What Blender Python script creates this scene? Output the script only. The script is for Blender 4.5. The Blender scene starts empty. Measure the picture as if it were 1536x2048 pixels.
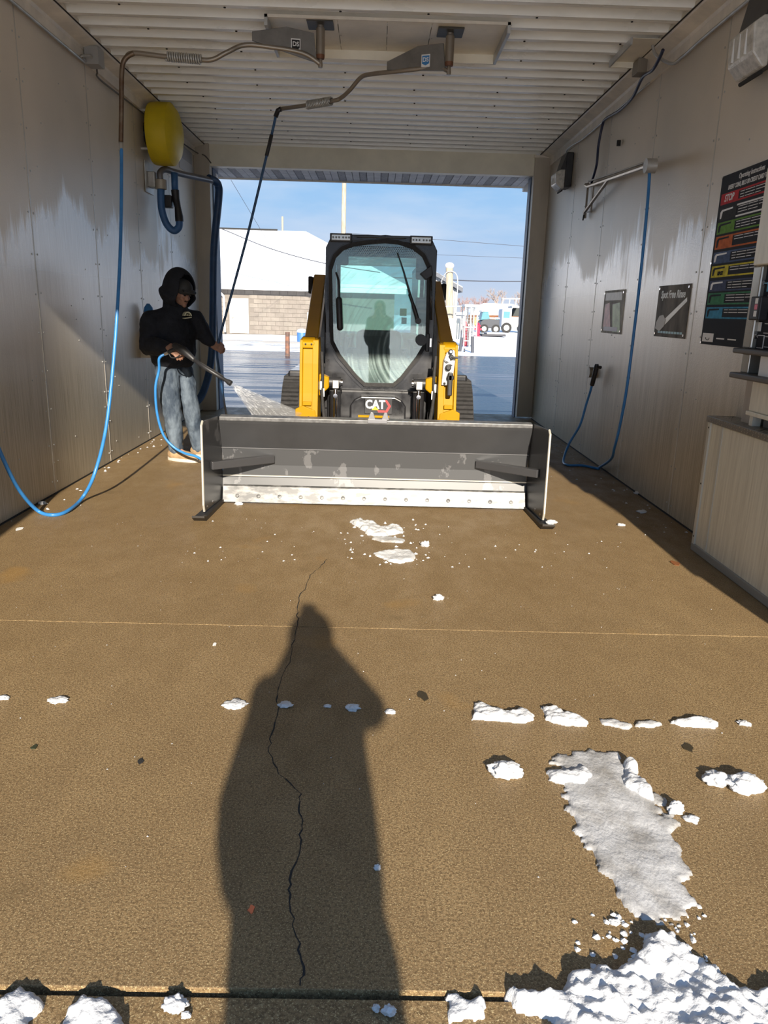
import bpy, bmesh, math, random
from mathutils import Vector, Matrix, noise
import numpy as np

# ------------------------------------------------------------------ camera, sky, sun, exposure
SC = bpy.context.scene
COL = SC.collection
FPX, CXP, CYP, CAMH = 1500.0, 768.0, 1024.0, 1.5
def _axes():
    Y = Vector((755 - CXP, 621 - CYP, FPX)).normalized()
    r = math.radians(1.62)
    X = Vector((math.cos(r), math.sin(r), 0)); X = (X - X.dot(Y) * Y).normalized()
    Z = X.cross(Y)
    if Z.y > 0: Z = -Z
    return Matrix((X, Y, Z))
RW = _axes()                                   # survey: camera-frame vector -> world vector
cam = bpy.data.cameras.new('camera'); camo = bpy.data.objects.new('camera', cam); COL.objects.link(camo)
cam.sensor_fit = 'VERTICAL'; cam.sensor_height = 24.0; cam.lens = 24.0 * FPX / 2048.0
cam.clip_start = 0.02; cam.clip_end = 2000
m = Matrix.Identity(4)
for i in range(3):
    m[i][0] = RW[i][0]; m[i][1] = -RW[i][1]; m[i][2] = -RW[i][2]
m[2][3] = CAMH
camo.matrix_world = m
SC.camera = camo

SUN_DIR = Vector((-0.087, 1.0, -0.42)).normalized()
sun = bpy.data.lights.new('sun', 'SUN'); suno = bpy.data.objects.new('sun', sun); COL.objects.link(suno)
sun.energy = 5.4; sun.angle = math.radians(0.7); sun.color = (1.0, 0.90, 0.76)
suno.rotation_euler = SUN_DIR.to_track_quat('-Z', 'Y').to_euler()
suno.location = (0, -6, 9)

w = bpy.data.worlds.new('sky'); SC.world = w; w.use_nodes = True
nt = w.node_tree; nt.nodes.clear()
tc = nt.nodes.new('ShaderNodeTexCoord'); sep = nt.nodes.new('ShaderNodeSeparateXYZ')
nt.links.new(tc.outputs['Generated'], sep.inputs[0])
ramp = nt.nodes.new('ShaderNodeValToRGB'); nt.links.new(sep.outputs['Z'], ramp.inputs[0])
els = ramp.color_ramp.elements
els[0].position = 0.0; els[0].color = (0.66, 0.72, 0.84, 1)
els[1].position = 1.0; els[1].color = (0.12, 0.30, 0.70, 1)
for p, c in ((0.05, (0.50, 0.64, 0.86, 1)), (0.12, (0.37, 0.60, 0.90, 1)), (0.2, (0.27, 0.54, 0.90, 1)), (0.5, (0.20, 0.44, 0.84, 1))):
    e = els.new(p); e.color = c
mp = nt.nodes.new('ShaderNodeMapping'); mp.inputs['Scale'].default_value = (2.2, 2.2, 9.0)
nt.links.new(tc.outputs['Generated'], mp.inputs[0])
nz = nt.nodes.new('ShaderNodeTexNoise'); nz.inputs['Scale'].default_value = 1.6; nz.inputs['Detail'].default_value = 6
nt.links.new(mp.outputs[0], nz.inputs[0])
cr = nt.nodes.new('ShaderNodeValToRGB'); nt.links.new(nz.outputs[0], cr.inputs[0])
cr.color_ramp.elements[0].position = 0.48; cr.color_ramp.elements[0].color = (0, 0, 0, 1)
cr.color_ramp.elements[1].position = 0.80; cr.color_ramp.elements[1].color = (0.7, 0.7, 0.7, 1)
mx = nt.nodes.new('ShaderNodeMix'); mx.data_type = 'RGBA'
nt.links.new(cr.outputs[0], mx.inputs['Factor']); nt.links.new(ramp.outputs[0], mx.inputs['A'])
mx.inputs['B'].default_value = (0.86, 0.88, 0.94, 1)
bg = nt.nodes.new('ShaderNodeBackground'); bg.inputs[1].default_value = 0.57
nt.links.new(mx.outputs['Result'], bg.inputs[0])
wo = nt.nodes.new('ShaderNodeOutputWorld'); nt.links.new(bg.outputs[0], wo.inputs[0])

SC.cycles.diffuse_bounces = 10; SC.cycles.max_bounces = 16
SC.view_settings.view_transform = 'Standard'; SC.view_settings.look = 'None'
SC.view_settings.exposure = 0.82; SC.view_settings.gamma = 1.0; SC.view_settings.use_curve_mapping = False

# ------------------------------------------------------------------ survey helpers (photo point + known plane -> place in the world)
def _ray(px, py): return RW @ Vector((px - CXP, py - CYP, FPX))
CAMP = Vector((0, 0, CAMH))
def PZ(px, py, z=0.0): d = _ray(px, py); return CAMP + d * ((z - CAMH) / d.z)
def PY(px, py, y): d = _ray(px, py); return CAMP + d * (y / d.y)
def PX(px, py, x): d = _ray(px, py); return CAMP + d * (x / d.x)

# ------------------------------------------------------------------ materials
MATS = {}
def pmat(name, col, rough=0.5, metal=0.0, var=0.0, vscale=4.0, stretch=(1, 1, 1), bump=0.0, bscale=60.0, rvar=0.0, spec=0.5,
         col2=None, lo=0.35, hi=0.65, coat=0.0, detail=5.0, bdist=0.01):
    if name in MATS: return MATS[name]
    M = bpy.data.materials.new(name); M.use_nodes = True; t = M.node_tree; N = t.nodes; L = t.links
    b = N['Principled BSDF']
    b.inputs['Roughness'].default_value = rough; b.inputs['Metallic'].default_value = metal
    b.inputs['Specular IOR Level'].default_value = spec
    b.inputs['Coat Weight'].default_value = coat; b.inputs['Coat Roughness'].default_value = 0.08
    b.inputs['Base Color'].default_value = (*col, 1)
    if var or col2 or bump or rvar:
        g = N.new('ShaderNodeNewGeometry'); mpn = N.new('ShaderNodeMapping'); mpn.inputs['Scale'].default_value = stretch
        L.new(g.outputs['Position'], mpn.inputs[0])
    if var or col2 or rvar:
        n = N.new('ShaderNodeTexNoise'); n.inputs['Scale'].default_value = vscale; n.inputs['Detail'].default_value = detail
        n.inputs['Roughness'].default_value = 0.6
        L.new(mpn.outputs[0], n.inputs[0])
        mr = N.new('ShaderNodeMapRange'); mr.inputs['From Min'].default_value = lo; mr.inputs['From Max'].default_value = hi
        L.new(n.outputs[0], mr.inputs[0])
        if var or col2:
            c2 = col2 or tuple(min(1, c * (1 + var)) for c in col)
            c1 = col if col2 else tuple(c * (1 - var) for c in col)
            x = N.new('ShaderNodeMix'); x.data_type = 'RGBA'; x.inputs['A'].default_value = (*c1, 1); x.inputs['B'].default_value = (*c2, 1)
            L.new(mr.outputs[0], x.inputs['Factor']); L.new(x.outputs['Result'], b.inputs['Base Color'])
        if rvar:
            r = N.new('ShaderNodeMapRange'); r.inputs['To Min'].default_value = max(0.02, rough - rvar); r.inputs['To Max'].default_value = min(1, rough + rvar)
            L.new(mr.outputs[0], r.inputs[0]); L.new(r.outputs[0], b.inputs['Roughness'])
    if bump:
        n2 = N.new('ShaderNodeTexNoise'); n2.inputs['Scale'].default_value = bscale; n2.inputs['Detail'].default_value = 4
        L.new(mpn.outputs[0], n2.inputs[0])
        bp = N.new('ShaderNodeBump'); bp.inputs['Strength'].default_value = bump; bp.inputs['Distance'].default_value = bdist
        L.new(n2.outputs[0], bp.inputs['Height']); L.new(bp.outputs[0], b.inputs['Normal'])
    MATS[name] = M
    return M

def wall_mat(name, side):
    """brushed wash-bay wall panels: dull film on top, wet metal with its sheen painted pale below a ragged drip line, brown grime near the floor"""
    M = bpy.data.materials.new(name); M.use_nodes = True; t = M.node_tree; N = t.nodes; L = t.links
    b = N['Principled BSDF']
    g = N.new('ShaderNodeNewGeometry'); s = N.new('ShaderNodeSeparateXYZ'); L.new(g.outputs['Position'], s.inputs[0])
    def noise(scale, stretch, detail=6):
        m_ = N.new('ShaderNodeMapping'); m_.inputs['Scale'].default_value = stretch; L.new(g.outputs['Position'], m_.inputs[0])
        n = N.new('ShaderNodeTexNoise'); n.inputs['Scale'].default_value = scale; n.inputs['Detail'].default_value = detail; L.new(m_.outputs[0], n.inputs[0]); return n.outputs[0]
    def math_(op, a, b_):
        q = N.new('ShaderNodeMath'); q.operation = op
        for i, v in enumerate((a, b_)):
            if isinstance(v, (int, float)): q.inputs[i].default_value = v
            else: L.new(v, q.inputs[i])
        return q.outputs[0]
    def rng(v, a, c, d=0.0, e=1.0):
        q = N.new('ShaderNodeMapRange'); q.inputs[1].default_value = a; q.inputs[2].default_value = c; q.inputs[3].default_value = d; q.inputs[4].default_value = e; L.new(v, q.inputs[0]); return q.outputs[0]
    def mix(f, a, c):
        q = N.new('ShaderNodeMix'); q.data_type = 'RGBA'
        L.new(f, q.inputs['Factor'])
        for k, v in (('A', a), ('B', c)):
            if isinstance(v, tuple): q.inputs[k].default_value = (*v, 1)
            else: L.new(v, q.inputs[k])
        return q.outputs['Result']
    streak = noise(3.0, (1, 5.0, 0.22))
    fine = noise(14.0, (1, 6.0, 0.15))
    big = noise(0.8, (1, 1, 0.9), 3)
    # height of the ragged upper edge of the painted wet sheen, wandering along the wall
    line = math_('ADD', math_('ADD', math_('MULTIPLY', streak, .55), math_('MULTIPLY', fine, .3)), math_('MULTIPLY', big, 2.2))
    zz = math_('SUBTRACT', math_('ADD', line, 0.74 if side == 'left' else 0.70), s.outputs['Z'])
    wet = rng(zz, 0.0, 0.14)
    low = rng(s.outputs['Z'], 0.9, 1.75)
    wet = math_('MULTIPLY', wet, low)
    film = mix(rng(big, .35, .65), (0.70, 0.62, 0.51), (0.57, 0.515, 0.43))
    sheen_tone = mix(rng(fine, .3, .7), (0.74, 0.73, 0.71), (0.90, 0.90, 0.89))  # wet sheen painted in as a paler colour, on top of lower roughness
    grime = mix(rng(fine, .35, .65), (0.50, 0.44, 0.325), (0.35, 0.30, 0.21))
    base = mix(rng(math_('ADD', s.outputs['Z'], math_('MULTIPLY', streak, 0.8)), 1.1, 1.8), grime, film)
    c = mix(wet, base, sheen_tone)
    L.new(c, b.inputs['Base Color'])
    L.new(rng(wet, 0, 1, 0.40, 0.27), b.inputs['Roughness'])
    b.inputs['Metallic'].default_value = 0.15
    bn = N.new('ShaderNodeTexNoise'); bn.inputs['Scale'].default_value = 90; L.new(g.outputs['Position'], bn.inputs[0])
    bp = N.new('ShaderNodeBump'); bp.inputs['Strength'].default_value = 0.25; bp.inputs['Distance'].default_value = 0.004
    L.new(bn.outputs[0], bp.inputs['Height']); L.new(bp.outputs[0], b.inputs['Normal'])
    return M

def floor_mat():
    M = bpy.data.materials.new('wet_concrete'); M.use_nodes = True; t = M.node_tree; N = t.nodes; L = t.links
    b = N['Principled BSDF']; g = N.new('ShaderNodeNewGeometry')
    def noise(scale, detail=5, rough=.6, st=(1, 1, 1)):
        m_ = N.new('ShaderNodeMapping'); m_.inputs['Scale'].default_value = st; L.new(g.outputs['Position'], m_.inputs[0])
        n = N.new('ShaderNodeTexNoise'); n.inputs['Scale'].default_value = scale; n.inputs['Detail'].default_value = detail; n.inputs['Roughness'].default_value = rough
        L.new(m_.outputs[0], n.inputs[0]); return n.outputs[0]
    def rng(v, a, c, d=0.0, e=1.0):
        q = N.new('ShaderNodeMapRange'); q.inputs[1].default_value = a; q.inputs[2].default_value = c; q.inputs[3].default_value = d; q.inputs[4].default_value = e; L.new(v, q.inputs[0]); return q.outputs[0]
    def mix(f, a, c, mode='MIX'):
        q = N.new('ShaderNodeMix'); q.data_type = 'RGBA'; q.blend_type = mode
        if isinstance(f, float): q.inputs['Factor'].default_value = f
        else: L.new(f, q.inputs['Factor'])
        for k, v in (('A', a), ('B', c)):
            if isinstance(v, tuple): q.inputs[k].default_value = (*v, 1)
            else: L.new(v, q.inputs[k])
        return q.outputs['Result']
    big = noise(0.9, 5); mid = noise(4.5, 6, .65, (1.4, .8, 1)); fine = noise(120, 4, .8); grit = noise(230, 2, .7)
    c = mix(rng(big, .35, .65), (0.2550, 0.1688, 0.0810), (0.3225, 0.2213, 0.1110))
    c = mix(rng(mid, .38, .68, 0, .7), c, (0.2063, 0.1350, 0.0660))
    c = mix(rng(fine, .44, .58, 0, .9), c, (0.1237, 0.0803, 0.0390))
    c = mix(rng(grit, .57, .66, 0, .85), c, (0.5400, 0.4275, 0.2325))
    # rusty and dark oil spots
    spot = noise(2.1, 2, .4)
    c = mix(rng(spot, .66, .74, 0, .45), c, (0.3300, 0.1875, 0.0525))
    oil = noise(1.7, 4, .6, (1, 1.3, 1))
    c = mix(rng(oil, .64, .72, 0, .45), c, (0.1275, 0.0863, 0.0413))
    L.new(c, b.inputs['Base Color'])
    L.new(rng(mid, .35, .7, .38, .66), b.inputs['Roughness'])
    b.inputs['Specular IOR Level'].default_value = 0.22
    bp = N.new('ShaderNodeBump'); bp.inputs['Strength'].default_value = 0.55; bp.inputs['Distance'].default_value = 0.004
    L.new(fine, bp.inputs['Height'])
    bp2 = N.new('ShaderNodeBump'); bp2.inputs['Strength'].default_value = 0.3; bp2.inputs['Distance'].default_value = 0.01
    L.new(mid, bp2.inputs['Height']); L.new(bp2.outputs[0], bp.inputs['Normal']); L.new(bp.outputs[0], b.inputs['Normal'])
    return M

def glass_mat(name, tint, refl=0.10, haze=0.0, hazecol=(.8, .9, .88)):
    M = bpy.data.materials.new(name); M.use_nodes = True; t = M.node_tree; N = t.nodes; L = t.links
    N.remove(N['Principled BSDF']); out = N['Material Output']
    tr = N.new('ShaderNodeBsdfTransparent'); tr.inputs[0].default_value = (*tint, 1)
    gl = N.new('ShaderNodeBsdfGlossy'); gl.inputs['Roughness'].default_value = 0.02
    fr = N.new('ShaderNodeFresnel'); fr.inputs[0].default_value = 1.5
    ad = N.new('ShaderNodeMath'); ad.operation = 'ADD'; ad.inputs[1].default_value = refl; L.new(fr.outputs[0], ad.inputs[0])
    x = N.new('ShaderNodeMixShader'); L.new(ad.outputs[0], x.inputs[0]); L.new(tr.outputs[0], x.inputs[1]); L.new(gl.outputs[0], x.inputs[2])
    last = x.outputs[0]
    if haze:
        df = N.new('ShaderNodeBsdfDiffuse'); df.inputs[0].default_value = (*hazecol, 1)
        # dried wiper arcs: rings around the wiper pivot
        g = N.new('ShaderNodeNewGeometry'); v = N.new('ShaderNodeVectorMath'); v.operation = 'DISTANCE'
        L.new(g.outputs['Position'], v.inputs[0]); v.inputs[1].default_value = (0.42, 6.9, 1.15)
        n = N.new('ShaderNodeTexNoise'); n.inputs['Scale'].default_value = 38; n.inputs['Detail'].default_value = 3; n.noise_dimensions = '1D'
        L.new(v.outputs['Value'], n.inputs['W'])
        n2 = N.new('ShaderNodeTexNoise'); n2.inputs['Scale'].default_value = 5; n2.inputs['Detail'].default_value = 6; L.new(g.outputs['Position'], n2.inputs[0])
        mu = N.new('ShaderNodeMath'); mu.operation = 'MULTIPLY'; L.new(n.outputs[0], mu.inputs[0]); L.new(n2.outputs[0], mu.inputs[1])
        q = N.new('ShaderNodeMapRange'); q.inputs[1].default_value = .17; q.inputs[2].default_value = .42; q.inputs[3].default_value = haze * .25; q.inputs[4].default_value = haze
        L.new(mu.outputs[0], q.inputs[0])
        y = N.new('ShaderNodeMixShader'); L.new(q.outputs[0], y.inputs[0]); L.new(last, y.inputs[1]); L.new(df.outputs[0], y.inputs[2]); last = y.outputs[0]
    L.new(last, out.inputs['Surface'])
    return M

def spray_mat():
    M = bpy.data.materials.new('water_mist'); M.use_nodes = True; t = M.node_tree; N = t.nodes; L = t.links
    N.remove(N['Principled BSDF']); out = N['Material Output']
    v = N.new('ShaderNodeVolumePrincipled'); v.inputs['Color'].default_value = (1, 1, 1, 1)
    v.inputs['Density'].default_value = 8.0; v.inputs['Anisotropy'].default_value = 0.0
    L.new(v.outputs[0], out.inputs['Volume'])
    return M

M_FLOOR = floor_mat()
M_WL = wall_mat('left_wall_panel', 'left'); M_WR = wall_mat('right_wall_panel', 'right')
M_STRIP = pmat('joint_strip_metal', (0.50, 0.47, 0.41), .35, .3, var=.15, vscale=6)
M_CEIL = pmat('white_ribbed_metal', (0.90, 0.885, 0.82), .30, .0, var=.08, vscale=3, stretch=(.4, 4, 1), rvar=.06, spec=.7)
M_TRIM = pmat('beige_trim', (0.76, 0.70, 0.60), .5, 0, var=.12, vscale=5, rvar=.1)
M_COLUMN = pmat('taupe_column', (0.52, 0.46, 0.37), .45, .1, var=.12, vscale=3, stretch=(1, 1, .3))
M_HEADER = pmat('cream_header', (0.84, 0.79, 0.65), .4, .05, var=.08, vscale=2)
M_SOFFIT = pmat('white_soffit', (0.88, 0.86, 0.86), .5, 0, var=.12, vscale=8)
M_DARK = pmat('dark_gap', (0.018, 0.017, 0.016), .8)
M_BLACK = pmat('black_paint', (0.016, 0.016, 0.018), .32, 0, var=.3, vscale=6, rvar=.1, coat=.25)
M_RUBBER = pmat('black_rubber', (0.022, 0.021, 0.021), .75, 0, var=.25, vscale=30, bump=.3, bscale=120)
M_PLASTIC = pmat('black_plastic', (0.02, 0.02, 0.022), .45, 0, var=.2, vscale=12)
M_YELLOW = pmat('yellow_paint', (0.3750, 0.1965, 0.0015), .5, 0, var=.06, vscale=4, coat=.0, spec=.15)
M_YELLOW_SHADED = pmat('yellow_paint_shaded', (0.58, 0.30, 0.01), .38, 0, var=.06, vscale=4, coat=.2)  # second copy of the yellow paint, toned lighter for the shaded lift arms
M_CHROME = pmat('chrome', (0.75, 0.75, 0.77), .12, 1)
M_STEEL = pmat('stainless_steel', (0.33, 0.29, 0.24), .36, .6, var=.12, vscale=4)
M_RUST = pmat('stained_pipe', (0.22, 0.17, 0.12), .45, .7, var=.4, vscale=9, col2=(0.13, 0.075, 0.045))
M_GALV = pmat('galvanised', (0.50, 0.50, 0.48), .45, .6, var=.15, vscale=7)
M_WHITE = pmat('white_paint', (0.80, 0.80, 0.78), .45)
M_HOSE = pmat('blue_hose', (0.035, 0.20, 0.50), .35, 0, var=.12, vscale=10)
M_HOSE2 = pmat('dark_blue_hose', (0.030, 0.085, 0.19), .42, 0, var=.15, vscale=10)
M_BIGHOSE = pmat('blue_ribbed_hose', (0.045, 0.14, 0.34), .5, 0, var=.12, vscale=10)
M_CABLE = pmat('navy_cable', (0.012, 0.018, 0.055), .4)
M_DRUM = pmat('yellow_plastic', (0.62, 0.47, 0.012), .48, 0, var=.08, vscale=5)
M_SNOW = pmat('snow', (0.6000, 0.6075, 0.6150), .75, 0, var=.05, vscale=30, bump=.5, bscale=90, bdist=.01)
M_SLUSH = pmat('slush', (0.3000, 0.2850, 0.2625), .35, 0, col2=(0.4950, 0.4950, 0.4950), vscale=11, stretch=(1, .6, 1), bump=.5, bscale=130, lo=.34, hi=.60, bdist=.006)
M_BLADE = pmat('gunmetal_paint', (0.0360, 0.0368, 0.0390), .40, .05, col2=(0.0938, 0.0938, 0.0975), vscale=4.2, stretch=(1.3, 1, .8), lo=.575, hi=.60, rvar=.1)
M_EDGE = pmat('worn_steel', (0.062, 0.062, 0.062), .42, .2, col2=(0.19, 0.187, 0.18), vscale=16, stretch=(.6, 1, 1.6), lo=.42, hi=.60)
M_WELD = pmat('bare_steel_edge', (0.70, 0.67, 0.58), .35, .5)

# ------------------------------------------------------------------ object helpers
ROOT = {}
def tag(o, label=None, cat=None, group=None, kind=None):
    if label: o['label'] = label
    if cat: o['category'] = cat
    if group: o['group'] = group
    if kind: o['kind'] = kind
    return o
def empty(name, loc, label=None, cat=None, group=None, kind=None):
    o = bpy.data.objects.new(name, None); COL.objects.link(o); o.location = loc; o.empty_display_size = .1
    ROOT[o.name] = Vector(loc)
    return tag(o, label, cat, group, kind)
class MB:
    def __init__(s): s.v = []; s.f = []
    def add(s, vs, fs):
        n = len(s.v); s.v += [Vector(q) for q in vs]; s.f += [tuple(i + n for i in q) for q in fs]; return s
    def box(s, a, b, M=None):
        x0, x1 = sorted((a[0], b[0])); y0, y1 = sorted((a[1], b[1])); z0, z1 = sorted((a[2], b[2]))
        vs = [(x0, y0, z0), (x1, y0, z0), (x1, y1, z0), (x0, y1, z0), (x0, y0, z1), (x1, y0, z1), (x1, y1, z1), (x0, y1, z1)]
        if M: vs = [M @ Vector(q) for q in vs]
        return s.add(vs, [(3, 2, 1, 0), (4, 5, 6, 7), (0, 1, 5, 4), (1, 2, 6, 5), (2, 3, 7, 6), (3, 0, 4, 7)])
    def prism(s, poly, axis, a, b):
        """poly: 2d points in the other two axes (x: yz, y: xz, z: xy), extruded along axis from a to b"""
        def mk(p, t): return {'x': (t, p[0], p[1]), 'y': (p[0], t, p[1]), 'z': (p[0], p[1], t)}[axis]
        n = len(poly); vs = [mk(p, a) for p in poly] + [mk(p, b) for p in poly]
        fs = [tuple(range(n)), tuple(range(2 * n - 1, n - 1, -1))] + [(i, i + n, (i + 1) % n + n, (i + 1) % n) for i in range(n)]
        return s.add(vs, fs)
    def tube(s, pts, r, n=10, caps=True, closed=False):
        pts = [Vector(p) for p in pts]; k = len(pts)
        rs = r if isinstance(r, (list, tuple)) else [r] * k
        up = None; rings = []
        for i, p in enumerate(pts):
            t = (pts[min(i + 1, k - 1)] - pts[max(i - 1, 0)])
            if t.length < 1e-9: t = Vector((0, 0, 1))
            t.normalize()
            if up is None: up = Vector((0, 0, 1)) if abs(t.z) < .9 else Vector((1, 0, 0))
            a = up - t * up.dot(t)
            if a.length < 1e-6: a = t.orthogonal()
            a.normalize(); up = a; b = t.cross(a)
            rings.append([p + (a * math.cos(2 * math.pi * j / n) + b * math.sin(2 * math.pi * j / n)) * rs[i] for j in range(n)])
        vs = [q for ring in rings for q in ring]; fs = []
        for i in range(k - 1):
            for j in range(n):
                fs.append((i * n + j, i * n + (j + 1) % n, (i + 1) * n + (j + 1) % n, (i + 1) * n + j))
        if caps: fs += [tuple(range(n - 1, -1, -1)), tuple((k - 1) * n + j for j in range(n))]
        return s.add(vs, fs)
    def cyl(s, a, b, r, n=16): return s.tube([a, b], r, n)
    def lathe(s, prof, M, n=28):
        """prof: (radius, height) list, revolved about local z, placed by matrix M"""
        vs = []; fs = []
        for r, h in prof:
            for j in range(n): vs.append(M @ Vector((r * math.cos(2 * math.pi * j / n), r * math.sin(2 * math.pi * j / n), h)))
        for i in range(len(prof) - 1):
            for j in range(n): fs.append((i * n + j, i * n + (j + 1) % n, (i + 1) * n + (j + 1) % n, (i + 1) * n + j))
        fs += [tuple(range(n - 1, -1, -1)), tuple((len(prof) - 1) * n + j for j in range(n))]
        return s.add(vs, fs)
    def ell(s, c, rad, M=None, nu=16, nv=10):
        c = Vector(c); vs = []; fs = []
        for i in range(nv + 1):
            th = math.pi * i / nv
            for j in range(nu):
                q = Vector((rad[0] * math.sin(th) * math.cos(2 * math.pi * j / nu), rad[1] * math.sin(th) * math.sin(2 * math.pi * j / nu), rad[2] * math.cos(th)))
                vs.append(c + (M @ q if M else q))
        for i in range(nv):
            for j in range(nu): fs.append((i * nu + j, (i + 1) * nu + j, (i + 1) * nu + (j + 1) % nu, i * nu + (j + 1) % nu))
        return s.add(vs, fs)
    def caps(s, pts, rs, n=14):
        """limb: chain of joints with radii, closed round ends"""
        pts = [Vector(p) for p in pts]; P_ = []; R_ = []
        for i in range(len(pts)):
            P_.append(pts[i]); R_.append(rs[i])
        d0 = (pts[0] - pts[1]).normalized(); d1 = (pts[-1] - pts[-2]).normalized()
        pre = [(pts[0] + d0 * rs[0] * k, rs[0] * math.sqrt(max(1 - k * k, .0004))) for k in (.98, .8, .45)]
        post = [(pts[-1] + d1 * rs[-1] * k, rs[-1] * math.sqrt(max(1 - k * k, .0004))) for k in (.45, .8, .98)]
        P_ = [q[0] for q in pre] + P_ + [q[0] for q in post]; R_ = [q[1] for q in pre] + R_ + [q[1] for q in post]
        return s.tube(P_, R_, n)
    def build(s, name, mat, parent=None, smooth=False, bevel=0.0, kind=None, label=None, cat=None, group=None, origin=None, bsegs=2):
        me = bpy.data.meshes.new(name)
        r = Vector((0, 0, 0)); p = parent
        if parent is not None:
            while p is not None:
                if p.name in ROOT: r = ROOT[p.name]
                p = p.parent
        elif origin is not None: r = Vector(origin)
        me.from_pydata([tuple(q - r) for q in s.v], [], s.f); me.update()
        bm = bmesh.new(); bm.from_mesh(me); bmesh.ops.recalc_face_normals(bm, faces=bm.faces); bm.to_mesh(me); bm.free()
        me.materials.append(mat)
        if smooth:
            for q in me.polygons: q.use_smooth = True
            if smooth == 'auto':
                try: me.set_sharp_from_angle(angle=math.radians(40))
                except Exception: pass
        o = bpy.data.objects.new(name, me); COL.objects.link(o)
        if parent is not None: o.parent = parent
        elif origin is not None: o.location = r; ROOT[o.name] = r
        else: ROOT[o.name] = Vector((0, 0, 0))
        if bevel:
            md = o.modifiers.new('bevel', 'BEVEL'); md.width = bevel; md.segments = bsegs; md.limit_method = 'ANGLE'; md.angle_limit = math.radians(35)
        return tag(o, label, cat, group, kind)
def copy_tree(o, parent=None, loc=None):
    c = o.copy(); COL.objects.link(c); c.parent = parent
    if loc is not None: c.location = loc; ROOT[c.name] = Vector(loc)
    for ch in list(o.children): copy_tree(ch, c)
    return c
def smooth_path(pts, sub=8):
    pts = [Vector(p) for p in pts]; out = []
    for i in range(len(pts) - 1):
        p0 = pts[max(i - 1, 0)]; p1 = pts[i]; p2 = pts[i + 1]; p3 = pts[min(i + 2, len(pts) - 1)]
        for k in range(sub):
            t = k / sub
            out.append(.5 * ((2 * p1) + (p2 - p0) * t + (2 * p0 - 5 * p1 + 4 * p2 - p3) * t * t + (3 * p1 - p0 - 3 * p2 + p3) * t ** 3))
    out.append(pts[-1]); return out
def text(body, size, M, mat, parent, name='lettering', extrude=.0008, align='CENTER', squash=1.0, bold=0.0, shear=0.0):
    cu = bpy.data.curves.new(name, 'FONT'); cu.body = body; cu.size = size; cu.align_x = align; cu.align_y = 'CENTER'; cu.extrude = extrude; cu.offset = bold; cu.shear = shear
    cu.resolution_u = 3
    t = bpy.data.objects.new(name + '_src', cu); COL.objects.link(t)
    me = bpy.data.meshes.new_from_object(t.evaluated_get(bpy.context.evaluated_depsgraph_get()))
    bpy.data.objects.remove(t); bpy.data.curves.remove(cu)
    r = Vector((0, 0, 0)); p = parent
    while p is not None:
        if p.name in ROOT: r = ROOT[p.name]
        p = p.parent
    me.transform(Matrix.Translation(-r) @ M @ Matrix.Diagonal((squash, 1, 1, 1)))
    me.materials.clear(); me.materials.append(mat)
    o = bpy.data.objects.new(name, me); COL.objects.link(o); o.parent = parent
    return o
def frame(origin, xdir, ydir):
    X = Vector(xdir).normalized(); Y = Vector(ydir).normalized(); Z = X.cross(Y)
    M = Matrix.Identity(4)
    for i in range(3): M[i][0] = X[i]; M[i][1] = Y[i]; M[i][2] = Z[i]; M[i][3] = origin[i]
    return M
R_ = random.Random(7)

# ================================================================== THE SETTING
XL, XR, Y0, Y1, ZC = -2.56, 2.33, 1.37, 11.15, 3.62
# floor: poured slabs with open joints
fl = empty('floor', (0, 0, 0), 'wet brown concrete floor of the wash bay', None, None, 'structure')
for a, b, z in ((-.9, 1.352, -.006), (1.372, 3.391, 0), (3.396, 11.6, 0)):
    MB().box((-6.5 if a < 0 else XL - .2, a, -.25), (6.5 if a < 0 else XR + .2, b, z)).build('slab', M_FLOOR, fl, bevel=0 if a > 3 or a < 0 else .0022)
MB().box((-6.5, -.85, -.3), (6.5, 11.5, -.03)).build('joint_filler', M_DARK, fl)
# the long crack that runs through the slabs
ck = [(655,1118),(640,1135),(622,1150),(612,1175),(597,1195),(594,1225),(597,1250),(585,1290),(580,1325),(560,1365),(553,1400),(558,1420),(541,1470),(538,1505),(560,1548),(600,1588),(597,1618),(604,1650),(600,1690),(580,1760),(582,1800),(588,1850),(600,1900),(605,1945),(600,1972)]
mb = MB(); prev = None
pts = []
for i, (a, b) in enumerate(ck):
    p = PZ(a, b); pts.append(p)
fine_pts = []
for i in range(len(pts) - 1):
    for k in range(4):
        q = pts[i].lerp(pts[i + 1], k / 4); q += Vector((R_.uniform(-.006, .006), 0, 0)); fine_pts.append(q)
fine_pts.append(pts[-1])
for i in range(len(fine_pts) - 1):
    a, b = fine_pts[i], fine_pts[i + 1]; wa = R_.uniform(.0012, .0032)
    mb.add([a + Vector((-wa, 0, .0008)), a + Vector((wa, 0, .0008)), b + Vector((wa, 0, .0008)), b + Vector((-wa, 0, .0008))], [(0, 1, 2, 3)])
mb.build('crack', M_DARK, fl)
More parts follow.
